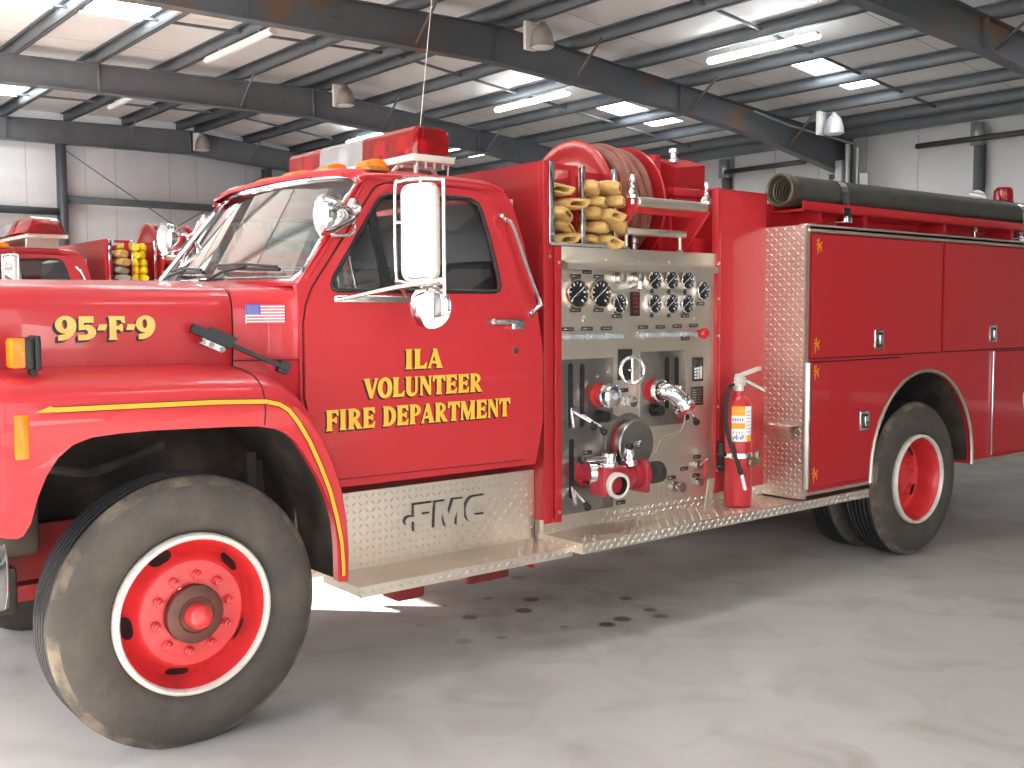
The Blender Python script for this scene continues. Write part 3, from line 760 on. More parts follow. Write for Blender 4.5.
DIMR = mat('dark_red_lamp', (.22,.02,.02), .4)
BRASSC = mat('warm_chrome', (.78,.70,.60), .12, 1)
for x in (2.227,2.394): gauge(x,1.742,.078)
for x,z in ((2.808,1.822),(2.946,1.823),(3.081,1.824),(2.809,1.689),(2.947,1.689),(3.081,1.689),(3.217,1.766)): gauge(x,z,.056)
gauge(2.533,1.690,.056,120)
m = MB()
for x,z in ((2.529,1.829),(2.665,1.831)):
    m = MB(); m.lathe([(.032,0),(.032,.008),(.022,.012),(.022,.03),(.026,.032),(.026,.05),(0,.052)], (x,YP-.002,z), (0,-1,0), 20); m.build('panel_knob', CHROME, pan)
m = MB()
m.cyl((2.632,YP-.002,1.782),(2.64,YP-.07,1.80),.012); m.lathe([(0,-.02),(.014,-.01),(.014,.03),(0,.04)], (2.64,YP-.07,1.80), (0,0,-1), 14)
m.build('toggle_lever', CHROME, pan)
m = MB(); m.box((2.628,YP-.010,1.622),(2.702,YP-.002,1.755), bev=.003); 
for k in range(5): m.box((2.645,YP-.013,1.640+.024*k),(2.685,YP-.009,1.654+.024*k), mi=1)
m.build('indicator_strip', [BLACK, DIMR], pan)
m = MB()
for x,z,w in [(2.223,1.833,.07),(2.305,1.856,.06),(2.39,1.833,.07),(2.221,1.655,.075),(2.388,1.655,.07),(2.527,1.622,.07),(2.166,1.556,.08),(2.304,1.557,.08),(2.447,1.557,.08),(2.73,1.560,.075),(2.87,1.560,.07),(3.011,1.562,.07),(3.153,1.564,.07),(3.08,1.490,.065),(3.076,1.621,.065),(3.212,1.690,.06),(2.58,1.216,.065),(2.308,.895,.06),(2.56,.596,.065),(2.971,.692,.06),(3.078,.733,.062),(3.19,.794,.06),(3.184,.683,.06)]:
    m = MB(); m.box((x-w/2,YP-.009,z-.010),(x+w/2,YP-.002,z+.010), mi=0); m.box((x-w*.36,YP-.0098,z-.003),(x+w*.36,YP-.0088,z+.003), mi=1); m.build('label_plate', [PLATE, STEELD], pan, 0)
for x in (2.80,2.94,3.075):
    for z in (1.757,1.622):
        m = MB(); m.box((x-.012,YP-.008,z-.009),(x+.012,YP-.002,z+.009)); m.build('label_plate', PLATE, pan, 0)
m = MB()
m.box((3.148,YP-.007,1.238),(3.238,YP-.002,1.378))
for i in range(3):
    for j in range(4): m.box((3.160+.024*i,YP-.009,1.252+.018*j),(3.178+.024*i,YP-.006,1.264+.018*j+.003*i), mi=1)
m.build('instruction_plate', [PLATE, WHITE], pan, 0); m = MB(); m.box((3.136,YP-.007,1.098),(3.240,YP-.002,1.207))
for j in range(6): m.box((3.146,YP-.0085,1.112+.015*j),(3.228-.008*(j % 3),YP-.006,1.117+.015*j), mi=2)
m.build('instruction_plate', [PLATE, WHITE, STEELD], pan, 0)
for x in (2.175,2.319,2.457,2.744,2.907,3.063):
    m = MB(); z = 1.515
    m.lathe([(.018,0),(.018,.012),(.010,.014),(.010,.03),(0,.03)], (x,YP-.002,z), (0,-1,0), 16)
    m.loft([[(x-.012,YP-.03,z-.010),(x-.012,YP-.03,z+.012),(x-.012,YP-.045,z+.012),(x-.012,YP-.045,z-.010)],[(x+.078,YP-.035,z-.016),(x+.078,YP-.035,z+.010),(x+.078,YP-.05,z+.010),(x+.078,YP-.05,z-.016)]],0,True,True,False)
    m.build('drain_pull', PULL, pan)
m = MB(); m.lathe([(.02,0),(.02,.03),(.03,.034),(.033,.055),(.02,.07),(0,.072)], (3.193,YP-.002,1.518), (0,-1,0), 20); m.build('red_knob', mat('red_plastic',(.55,.02,.02),.35), pan)
m = MB()
for x,z in ((2.291,1.62),(2.285,1.60),(3.16,1.605),(2.13,1.50),(2.70,1.53),(2.46,1.32),(2.38,1.30),(2.80,1.31)):
    m = MB(); m.lathe([(0,.008),(.007,.006),(.008,0)], (x,YP-.002,z), (0,-1,0), 10); m.build('panel_rivet', CHROME, pan)
m = MB()
m.lathe([(.03,0),(.03,.02),(.022,.03),(.032,.035),(.032,.06),(0,.062)], (2.600,YP-.002,1.155), (0,-1,0), 8)
m.build('panel_fitting', CHROME, pan)
# throttle wheel
m = MB(); m.box((2.536,YP-.008,1.272),(2.645,YP-.002,1.442), bev=.002); m.build('throttle_plate', PLATE, pan)
m = MB(); WX = 2.575; m.torus((WX,YP-.075,1.328), (-.35,-1,.05), .070, .0105, 36); m.cyl((WX+.01,YP-.002,1.33),(WX,YP-.08,1.328),.014)
for k in range(2):
    a = PI/2+PI*k; m.cyl((WX,YP-.075,1.328),(WX+.068*math.cos(a),YP-.075-.024*math.cos(a),1.328+.068*math.sin(a)),.007)
m.build('throttle_wheel', CHROME, pan)
# capped discharges
def discharge(x, z):
    m = MB(); m.lathe([(.066,0),(.066,.012),(.052,.016),(.052,.05),(.056,.052),(.056,.07)], (x,YP-.004,z), (0,-1,0), 32); m.build('discharge_outlet', RED, pan); return pan
dd = discharge(2.395,1.200)
m = MB(); m.lathe([(.054,.065),(.066,.068),(.066,.075),(.060,.08),(.062,.108),(.05,.118),(.02,.121),(.02,.128),(0,.128)], (2.395,YP-.004,1.200), (0,-1,0), 32)
for a in (1.1,4.2): m.box((2.395+.062*math.cos(a)-.010,YP-.12,1.200+.062*math.sin(a)-.010),(2.395+.062*math.cos(a)+.010,YP-.085,1.200+.062*math.sin(a)+.010), bev=.004)
m.build('outlet_cap', CHROME, dd)
dd = discharge(2.80,1.205)
m = MB(); p = V((2.80,YP-.06,1.205))
m.tube(smooth_path([p, p+V((.004,-.035,0)), p+V((.025,-.065,-.008)), p+V((.06,-.085,-.035)), p+V((.085,-.09,-.07))],4), [.05]*17, 20)
m.lathe([(.045,-.005),(.060,0),(.060,.015),(.05,.02),(.06,.03),(.06,.05),(.052,.055)], p+V((.075,-.088,-.052)), (.5,-.25,-.8), 24)
m.lathe([(.054,0),(.066,.002),(.066,.02),(.056,.025)], p, (0,-1,0), 24)
m.box((p.x+.06,p.y-.11,p.z+.0),(p.x+.10,p.y-.07,p.z+.035), bev=.006)
m.build('discharge_elbow', CHROME, dd)
m = MB(); q = p+V((.107,-.104,-.104)); m.lathe([(.056,-.01),(.060,-.008),(.060,.010),(.03,.016),(0,.016)], q, (.5,-.25,-.8), 24); m.build('red_plug', REDV, dd)
m = MB(); m.tube(smooth_path([q, q+V((.0,.03,-.12)), V((2.88,YP-.02,.93)), V((2.82,YP-.012,.845)), V((2.77,YP-.01,.875))],8), .004, 6); m.build('cap_chain', STEEL, dd)
m = MB()
for x,z in ((2.391,1.086),(2.814,1.092)):
    m = MB(); m.lathe([(.034,0),(.034,.02),(.026,.022),(.03,.05),(.03,.065),(0,.068)], (x,YP-.004,z), (0,-1,0), 20); m.build('black_knob', BLACK, pan)
# large capped suction inlet
m = MB(); c = (2.597,YP-.004,.925)
m.lathe([(.160,0),(.160,.006),(.118,.010),(.112,.012)], c, (0,-1,0), 48); m.build('inlet_flange', STEELD, pan)
m = MB(); m.lathe([(.112,.0),(.112,.05),(.105,.053)], c, (0,-1,0), 48); m.build('suction_inlet', RED, pan); inl = pan
m = MB(); m.lathe([(.105,.045),(.132,.05),(.134,.057),(.134,.083),(.126,.089),(.06,.091),(0,.092)], c, (0,-1,0), 48); m.lathe([(.02,.091),(.02,.115),(.024,.117),(.02,.125),(0,.125)], c, (0,-1,0), 16)
m.build('inlet_cap', STEELD, inl)
# gated wye
VY = YP-.13
m = MB()
m.lathe([(.070,0),(.070,.012),(.058,.014),(.055,.04)], (2.285,YP-.004,.79), (0,-1,0), 28); m.tube(smooth_path([(2.285,YP-.02,.79),(2.285,YP-.07,.795),(2.30,YP-.11,.79),(2.34,VY,.775)]), .050, 18)
m.build('gated_wye_valve', REDV, pan); w = pan
m = MB(); m.lathe([(.054,-.03),(.062,-.028),(.062,.005),(.056,.008),(.056,.03),(.062,.034),(.062,.05),(.05,.055)], (2.268,YP-.10,.80), (.85,-.5,0), 24); m.build('valve_coupling', CHROME, w)
m = MB(); m.box((2.245,VY-.07,.685),(2.425,VY+.05,.835), bev=.016); m.lathe([(.06,-.02),(.06,.08),(.064,.08),(.064,.12),(.070,.12),(.066,.19),(.056,.19)], (2.42,VY,.765), (1,0,.0), 28)
m.box((2.555,VY-.078,.672),(2.582,VY+.078,.850), bev=.01); m.build('valve_body', REDV, w)
m = MB(); m.lathe([(.050,.06),(.066,.062),(.068,.075),(.068,.105),(.062,.108),(.050,.105),(.047,.05),(0,.045)], (2.335,VY,.748), (-.12,-1,-.06), 32, mis=[0,0,0,0,0,1,1])
m.build('open_outlet', [WHITEM, BLACK], w)
m = MB(); m.lathe([(.05,.19),(.060,.19),(.060,.235),(.055,.24),(.055,.25),(.060,.253),(.060,.30),(.05,.305),(.042,.285),(0,.285)], (2.43,VY,.765), (1,0,0), 28); m.build('outlet_coupling', PLATE, w)
m = MB()
m.lathe([(.045,-.01),(.045,.018),(.034,.022),(.034,.05),(.040,.053),(.040,.068),(0,.072)], (2.340,VY-.01,.835), (0,0,1), 20); m.lathe([(.045,-.01),(.045,.018),(.034,.022),(.034,.055),(.028,.06),(.022,.085),(0,.09)], (2.487,VY-.01,.835), (0,0,1), 20)
m.cyl((2.340,VY-.01,.880),(2.135,VY-.03,.888),.013); m.build('valve_handle', CHROME, w)
m = MB(); m.lathe([(0,-.022),(.015,-.017),(.022,0),(.015,.017),(0,.022)], (2.125,VY-.03,.888), (1,0,0), 20); m.lathe([(0,-.024),(.018,-.017),(.024,0),(.018,.017),(0,.024)], (2.484,VY-.015,.925), (0,0,1), 20); m.build('handle_ball', BLACK, w)
# small drains at the lower right, folding bracket
m = MB()
m.lathe([(.03,0),(.03,.02),(.02,.022),(.02,.05),(.03,.05),(.03,.07),(0,.07)], (2.995,YP-.002,.640), (0,-1,0), 16); m.box((2.955,YP-.075,.628),(3.02,YP-.055,.650), bev=.004)
m.build('drain_valve', STEELD, pan); m = MB(); m.lathe([(.024,0),(.024,.03),(0,.032)], (3.199,YP-.002,.643), (0,-1,0), 16); m.build('drain_valve', STEELD, pan); m = MB(); m.lathe([(.026,0),(.026,.03),(0,.032)], (3.185,YP-.002,.745), (0,-1,0), 16)
m.cyl((3.185,YP-.03,.745),(3.235,YP-.045,.775),.009); m.build('drain_valve', STEELD, pan)
m = MB(); m.box((3.205,YP-.055,.685),(3.222,YP-.035,.775), bev=.006, M=Matrix.Translation((0,0,0))); m.build('red_drain_handle', REDW, pan)
m = MB(); m.prism([(3.055,.70),(3.105,.70),(3.135,.515),(3.085,.505)], (0,YP-.006,0), (1,0,0), (0,-.28,1), (0,-1,0), .010); m.build('step_bracket', STEEL, pan, 30)
# ------------------------------------------------------------------ crosslay bed, reel, roller
m = MB()
for x,w,y in ((2.056,.036,.290),(2.296,.028,.31),(2.535,.028,.31)):
    m = MB(); m.box((x-w/2,y,1.995),(x+w/2,y+.03,2.415), bev=.004); m.build('crosslay_trim', CHROME, mod)
m = MB(); m.box((2.04,.285,1.988),(2.60,.33,2.003))
m.build('crosslay_sill', CHROME, mod)
m = MB(); m.box((2.12,.33,2.385),(2.27,.36,2.41)); m.box((2.225,.335,2.2),(2.26,.36,2.40)); m.box((2.40,.45,2.37),(2.60,.48,2.405)); m.box((2.56,.36,2.25),(2.60,.48,2.40)); m.box((2.287,.36,1.99),(2.303,1.8,2.36))
m.build('crosslay_divider', RED2, mod)
RC = V((0,.785,2.266)); RX0, RX1, RR = 2.618, 3.050, .368
m = MB()
for x,sg in ((RX0,1),(RX1,-1)):
    o = V((x,RC.y,RC.z))
    m.lathe([(0,.004*sg),(.08,.004*sg),(.09,.012*sg),(.30,.012*sg),(.315,.0),(RR-.004,-.002*sg),(RR,.006*sg),(RR-.004,.016*sg),(.30,.02*sg),(0,.02*sg)], o, (1,0,0), 64)
m.cyl((RX0,RC.y,RC.z),(RX1,RC.y,RC.z),.12,seg=32)
reel = m.build('hose_reel', RED2, T, 40)
m = MB(); n = 9
for layer,(R,cnt) in enumerate(((.290,7),(.255,7),(.322,5))):
    for k in range(cnt):
        x = RX0+.056+(RX1-RX0-.112)*(k+(.9 if layer == 2 else .0))/(6)
        ph = random.uniform(-.006,.006)
        m.torus((x+random.uniform(-.006,.006),RC.y+ph,RC.z+random.uniform(-.006,.006)), (1,random.uniform(-.03,.03),random.uniform(-.03,.03)), R, .0285, 56, 10)
m.torus(((RX0+RX1)/2+.02,RC.y,RC.z), (1,.06,.13), .345, .027, 56, 10); m.torus(((RX0+RX1)/2-.05,RC.y,RC.z), (1,-.06,-.16), .338, .027, 56, 10)
m.build('booster_hose', BOOST, reel)
m = MB()                                             # reel stand, motor, chain guard, pump-house top fittings
m.box((3.12,.95,1.99),(3.15,1.88,2.58)); m.box((3.15,.95,1.99),(3.20,1.0,2.58)); m.box((3.12,.55,1.99),(3.16,.62,2.32))
m.box((2.575,.74,1.99),(2.61,.83,2.28)); m.box((3.072,.74,1.99),(3.11,.83,2.28))
m.build('reel_stand', RED2, T)
m = MB(); m.box((3.74,1.16,1.99),(3.80,1.90,2.70), bev=.01); m.box((3.70,1.14,1.99),(3.76,1.20,2.66), bev=.01)
m.loft([[(3.90,1.12,2.25),(3.90,1.12,2.62),(4.20,1.12,2.66),(4.20,1.12,2.25)],[(3.90,1.30,2.25),(3.90,1.30,2.70),(4.22,1.30,2.72),(4.22,1.30,2.25)]],0,True,True,False)
m.build('pump_house_cabinet', RED2, T, 30)
m = MB(); m.box((3.28,.57,2.345),(3.80,.64,2.395), bev=.004); m.box((3.30,.62,1.99),(3.32,1.10,2.34)); m.box((3.28,.42,1.99),(3.60,.60,2.08)); m.build('hose_bed_rail', RED, T)
m = MB(); m.lathe([(.02,0),(.03,.01),(.03,.03),(.022,.04),(.022,.07),(.035,.075),(.035,.10),(0,.105)], (3.97,1.2,2.66), (0,0,1), 20); m.build('filler_cap', CHROME, T)
m = MB(); RY, RZ = .245, 2.240
for x in (2.60,3.185):
    sg = -1 if x < 3 else 1
    m.loft([[(x-.012,RY-.03,RZ-.03),(x-.012,RY+.03,RZ+.03),(x+.012,RY+.03,RZ+.03),(x+.012,RY-.03,RZ-.03)],[(x-.012,RY+.16,1.99),(x-.012,RY+.24,1.99),(x+.012,RY+.24,1.99),(x+.012,RY+.16,1.99)]],0,True,True,False)
m.box((2.60,RY+.05,RZ-.055),(3.19,RY+.09,RZ-.02), bev=.004)
gd = m.build('roller_guide', RED, T, 30)
m = MB(); m.lathe([(0,0),(.024,0),(.028,.004),(.028,.552),(.024,.556),(0,.556)], (2.616,RY-.01,RZ), (1,0,0), 28); m.build('hose_roller', STEEL, gd)
for x in (2.592,3.196):
    m = MB(); m.lathe([(0,-.045),(.012,-.045),(.012,-.02),(.030,-.012),(.034,.004),(.024,.026),(.014,.040),(.012,.07),(.020,.082),(.020,.096),(.014,.10),(.014,.112),(0,.113)], (x,RY,RZ+.03), (0,0,1), 24); m.build('roller_spindle', CHROME, gd)
m = MB(); m.box((2.60,.285,2.066),(3.08,.345,2.104), bev=.01); 
for x in (2.615,3.05): m.lathe([(.024,0),(.012,.012),(.010,.06),(.016,.085)], (x,.315,1.988), (0,0,1), 16)
m.build('hose_rail', STEEL, T)
m = MB(); m.lathe([(.02,0),(.02,.03),(.03,.035),(.03,.06),(.014,.07),(.014,.10),(0,.10)], (2.80,.44,2.0), (0,0,1), 20); m.build('deck_valve', STEELD, T)
# folded attack hoses in the crosslay: each bed is one long folded hose
def fold(m, x, z, ang, w, h, ln, yaw, open_=True, y0=.315):
    ca, sa = math.cos(ang), math.sin(ang)
    rows = []
    prof = [(0,.62,.7),(.06,.92,1.0),(.16,1.0,1.05),(.30,.95,.92),(.55,.9,.8),(1.0,.9,.7)]
    ye = y0-ln
    for t,kw,kh in prof:
        y = ye+t*(ln+.42); cx = x+yaw*(1-t)**1.5; cz = z-.02*(1-t)
        row = []
        for q in range(14):
            a = 2*PI*q/14; lx = w*kw*abs(math.cos(a))**.8*(1 if math.cos(a) > 0 else -1); lz = h*kh*math.sin(a)+.006*math.cos(3*a)
            row.append((cx+lx*ca-lz*sa, y+.03*math.cos(a)*(1 if yaw > 0 else -1), cz+lx*sa+lz*ca))
        rows.append(row)
    c0 = [V(p) for p in rows[0]]; cc = sum(c0, V())/len(c0)
    inner = [tuple(cc+(p-cc)*.62) for p in c0]; deep = [tuple(cc+(p-cc)*.5+V((0,.09,0))) for p in c0]
    m.loft(rows, 0, True); 
    if open_:
        m.loft([rows[0],inner,deep],0,True); m._face([m.bm.verts.new(p) for p in deep],1,False)
    else: m._face([m.bm.verts.new(p) for p in rows[0]],0,True)
def hose_bed(name, x0, x1, rows, cols, M_, dark, zt=2.36, spread=.05):
    m = MB(); zs = 2.005
    for r in range(rows):
        z = zs+(zt-zs)*(r+.5)/rows
        for c in range(cols):
            x = x0+(x1-x0)*(c+.5+random.uniform(-.12,.12)+(.18 if r % 2 else -.1))/cols
            fold(m, x, z+random.uniform(-.008,.008), random.uniform(-.5,.35), (x1-x0)/cols*random.uniform(.46,.56), (zt-zs)/rows*random.uniform(.40,.52), random.uniform(-.005,.05)+(.03 if c == cols-1 and cols > 1 else 0), random.uniform(-.03,spread), random.random() < .75)
    return m.build(name, [M_, dark], None, 60)
HOLE = mat('hose_inner', (.035,.022,.012), .9)
random.seed(23)
h1 = hose_bed('fire_hose', 2.085, 2.285, 5, 1, TAN, HOLE, 2.33, .02)
tag(h1, 'tan canvas hose folded in the narrow slot nearest the cab, above the pump panel', 'hose', 'folded hoses above the pump panel')
h2 = hose_bed('fire_hose', 2.315, 2.575, 5, 2, TAN, HOLE, 2.36, .05)
tag(h2, 'tan canvas hose folded in the wider slot beside the big red hose reel', 'hose', 'folded hoses above the pump panel')

# ------------------------------------------------------------------ rear body
BX0, BX1, BZ0, BZ1 = 3.815, 7.75, .535, 2.155
ACX, ACZ, AR = 5.185, .585, .650
def arch(r, z0, n=28): return [(ACX-r,z0)]+arc(ACX,ACZ,r,r,180,0,n)+[(ACX+r,z0)]
m = MB()
out = [(BX0,BZ0),(BX0,BZ1),(BX1,BZ1),(BX1,BZ0+.02)]+arch(AR,BZ0)[::-1]
m.sheet(out, lambda a,b: (a,0,b), back=(0,.03,0))
m.sheet(out, lambda a,b: (a,2*YC,b), back=(0,-.03,0))
m.box((BX0,.0,BZ1-.03),(BX1,.62,BZ1)); m.box((BX0,2*YC-.62,BZ1-.03),(BX1,2*YC,BZ1)); m.box((BX0+.3,.62,1.2),(BX1,2*YC-.62,1.25))
m.box((BX0,.62,1.2),(BX1,.65,2.36)); m.box((BX0,2*YC-.65,1.2),(BX1,2*YC-.62,2.36)); m.box((BX1-.03,0,BZ0+.1),(BX1,2*YC,2.15))
m.box((BX0+.02,.03,BZ0),(ACX-AR,.60,BZ0+.02)); m.box((ACX+AR,.03,BZ0),(BX1,.60,BZ0+.02))
m.box((BX0+.01,.62,.56),(BX0+.04,2*YC-.62,2.36)); m.box((ACX-AR-.05,.03,BZ0),(ACX-AR-.03,.62,1.3)); 
body = m.build('rear_body', RED2, T, 30)
m = MB(); rows = [[(x,.03,z) for x,z in arch(AR+.005,BZ0)],[(x,.66,z) for x,z in arch(AR+.005,BZ0)]]; m.loft(rows); m.poly([(x,.66,z) for x,z in arch(AR+.005,BZ0)]); m.build('rear_wheel_well', DARK, body, 50); m = MB()
m.loft([[(x,2*YC-.03,z) for x,z in arch(AR+.005,BZ0)],[(x,2*YC-.66,z) for x,z in arch(AR+.005,BZ0)]]); m.build('rear_wheel_well', DARK, body, 50)
m = MB(); m.box((BX0-.004,.0,BZ0-.03),(BX0,.31,BZ1+.004)); m.box((BX0-.004,-.003,BZ0-.03),(BX0+.030,.003,BZ1)); 
m.treads((BX0-.0045,.005,BZ0-.02),(0,1,0),(0,0,1),(-1,0,0),.29,1.64,.030)
front_tread = m.build('body_front_tread', TREAD, body, 30)
m = MB(); m.box((BX0-.006,-.008,BZ1-.004),(BX1,.05,BZ1+.010), bev=.003); m.box((BX0+.02,-.012,BZ1-.036),(BX1,-.002,BZ1-.018), bev=.003); m.build('drip_trim', STEEL, body)
m = MB(); m.tube([(x,-.006,z) for x,z in arch(AR+.002,BZ0)], .013, 8); m.build('arch_trim', STEEL, body)
m = MB(); m.box((ACX+AR+.005,-.014,BZ0-.006),(BX1,.03,BZ0+.022), bev=.004); m.build('bottom_trim', STEEL, body); m = MB(); m.box((BX0,-.006,BZ0-.01),(ACX-AR,.0,BZ0+.010)); m.build('bottom_trim', STEEL, body)
m = MB(); m.box((3.842,-.016,.565),(3.860,-.002,1.335), bev=.003); m.build('door_edge_trim', CHROME, body); m = MB(); m.box((6.108,-.016,.575),(6.128,-.002,1.345), bev=.003); m.build('door_edge_trim', CHROME, body)
def comp_door(name, pts, latch, hinge=True):
    m = MB(); m.sheet(shrink(pts,-.009), lambda a,b: (a,-.0015,b), mi=1); m.sheet(pts, lambda a,b: (a,-.014,b), back=(0,.012,0))
    d = m.build(name, [RED2, SEAM], T, 30)
    if latch:
        x,z = latch; m = MB()
        m.box((x-.052,-.019,z-.062),(x+.052,-.012,z+.062), bev=.004, mi=1)
        m.box((x-.036,-.0205,z-.046),(x+.036,-.018,z+.046), mi=0); m.box((x-.012,-.030,z-.036),(x+.020,-.020,z+.030), bev=.004, mi=1); m.build('door_latch', [PLATE, CHROME], d)
    return d
d1 = comp_door('compartment_door', [(3.868,1.362),(3.868,2.105),(5.352,2.105),(5.352,1.362)], (4.59,1.462))
d2 = comp_door('compartment_door', [(5.390,1.362),(5.390,2.105),(7.2,2.105),(7.2,1.362)], (6.09,1.472))
a0 = math.degrees(math.acos((ACX-4.62)/ (AR+.03)))
d3 = comp_door('compartment_door', [(3.868,.572),(3.868,1.332),(4.86,1.332)]+arc(ACX,ACZ,AR+.035,AR+.035,119,178,14)+[(ACX-AR-.035,.572)], (4.44,.945))
d4 = comp_door('compartment_door', [(6.135,.575),(6.135,1.338),(7.1,1.338),(7.1,.575)], (6.64,.955))
def scribble(o, s, sgn):
    m = MB()
    for a,b in (((-.5,.75),(.5,-.6)),((-.45,-.35),(.55,.55)),((-.1,.95),(-.25,-.95)),((-.6,.15),(.45,.25)),((.0,.1),(.5,-.15))):
        p = V((o[0]+a[0]*s,-.0148,o[1]+a[1]*s)); q = V((o[0]+b[0]*s*sgn,-.0148,o[1]+b[1]*s)); d = (q-p).normalized(); n = V((-d.z,0,d.x))*.005
        m.poly([p+n,p-n*.6,q-n,q+n*.5])
    return m
for d,o,g in ((d1,(3.925,2.035),1),(d1,(3.915,1.44),1),(d3,(3.915,1.275),1),(d3,(3.915,.65),1)):
    scribble(o,.050,g).build('gold_corner_flourish', YEL, d, 0)
m = MB(); m.loft([[(3.811,.03,.955),(3.811,.25,.955)],[(3.74,.045,.950),(3.74,.235,.950)],[(3.735,.045,.935),(3.735,.235,.935)],[(3.811,.08,.86),(3.811,.20,.86)]], sm=False); m.treads((3.742,.05,.9515),(0,1,0),(1,0,0),(0,0,1),.18,.06,.03); m.build('folding_step', TREAD, body, 30)
# suction hose rack on top
HY, HZ, HR = .215, 2.382, .094
m = MB(); m.box((3.93,.10,2.255),(7.6,.115,2.315)); m.box((3.93,.10,2.255),(7.6,.34,2.27)); m.box((3.93,.33,2.255),(7.6,.345,2.33))
for x in (4.1,4.6,5.6,6.6,7.4): m.box((x,.12,2.155),(x+.04,.32,2.26))
m.build('suction_hose_tray', RED2, body)
for x in (4.38,6.80):
    m = MB()
    P = [(x,HY+(HR+.008)*math.cos(a),HZ+(HR+.008)*math.sin(a)) for a in [math.radians(100+10*k) for k in range(10)]]+[(x,.098,2.27),(x,.095,2.21)]
    m.strip(P,(.075,0,0),.004,(0,-.7,.3)); m.box((x-.03,.075,2.20),(x+.03,.11,2.245), bev=.006); m.tube([(x-.2,.11,2.19),(x,.10,2.21)],.006)
    m.build('hose_strap', CHROME, body)
m = MB()
pr = [(HR,.10)]
for k in range(1,120): pr.append((HR+(.0022 if k % 2 else -.0010), .10+3.55*k/120))
pr += [(HR,3.66)]
o = (3.83,HY,HZ)
m.lathe(pr, o, (1,0,0.004), 36, mi=0)
m.lathe([(.078,.30),(.078,.02),(.088,.0),(.098,-.002),(.103,.006),(.104,.03),(.099,.045),(.098,.085),(.094,.10)], o, (1,0,0.004), 40, mi=1)
for k in range(7): m.torus((3.83+.05+.03*k,HY,HZ), (1,0,0), .076, .005, 32, 8, mi=1)
m.lathe([(0,.30),(.072,.30)], o, (1,0,0), 24, mi=2)
m.lathe([(.094,3.64),(.10,3.66),(.10,3.76),(0,3.76)], o, (1,0,.004), 36, mi=1)
sh = m.build('suction_hose', [SUCT, COUPL, BLACK], None, 40)
tag(sh, 'thick black suction hose lying in the tray along the top of the foreground engine', 'hose')
# beacon and deck light near the rear
m = MB(); m.box((7.35,.50,2.155),(7.55,.70,2.30), bev=.01); m.cyl((7.44,.6,2.30),(7.44,.6,2.54),.03); m.lathe([(.06,0),(.085,.01),(.085,.035),(.075,.04)], (7.44,.6,2.53), (0,0,1), 28)
bc = m.build('rear_beacon', BLACK, T)
m = MB(); m.lathe([(.076,0),(.080,.02),(.076,.10),(.06,.12),(0,.125)], (7.44,.6,2.565), (0,0,1), 32); m.build('beacon_lens', REDLENS, bc)
m = MB(); m.lathe([(0,-.09),(.035,-.08),(.06,-.03),(.075,.03),(.075,.045),(0,.05)], (6.98,.6,2.55), (-.8,-.5,.1), 28); m.cyl((6.98,.6,2.155),(6.98,.6,2.52),.02); m.lathe([(0,-.05),(.03,-.04),(.03,.04),(0,.05)], (7.06,.63,2.58), (0,0,1), 16); m.build('deck_light', CHROME, T)

# ------------------------------------------------------------------ lettering on door and hood
FA = .07
def stem(x0,x1): return ([(x0-FA,0),(x1+FA,0),(x1+.01,.10),(x1,.3),(x1,.7),(x1+.01,.9),(x1+FA,1),(x0-FA,1),(x0-.01,.9),(x0,.7),(x0,.3),(x0-.01,.10)], [])
def bowl(x, zc, rx, rz, wx, wz): return (arc(x,zc,rx,rz,90,-90,14)+[(x-.12,zc-rz),(x-.12,zc+rz)], [arc(x,zc,rx-wx,rz-wz,88,-88,10)+[(x,zc-rz+wz),(x,zc+rz-wz)]] if 0 else [])
def ringhalf(x, zc, rx, rz, wx, wz):
    o = arc(x,zc,rx,rz,90,-90,14); i = arc(x,zc,rx-wx,rz-wz,-90,90,12)
    return (o+i, [])
foot = ([(.28,0),(.66,0),(.72,.30),(.64,.28),(.53,.14),(.28,.13)], [])
topa = ([(.28,1),(.68,1),(.70,.71),(.62,.73),(.53,.87),(.28,.87)], [])
mida = ([(.28,.57),(.46,.57),(.53,.66),(.59,.66),(.59,.36),(.53,.36),(.46,.45),(.28,.45)], [])
St = stem(.08,.32)
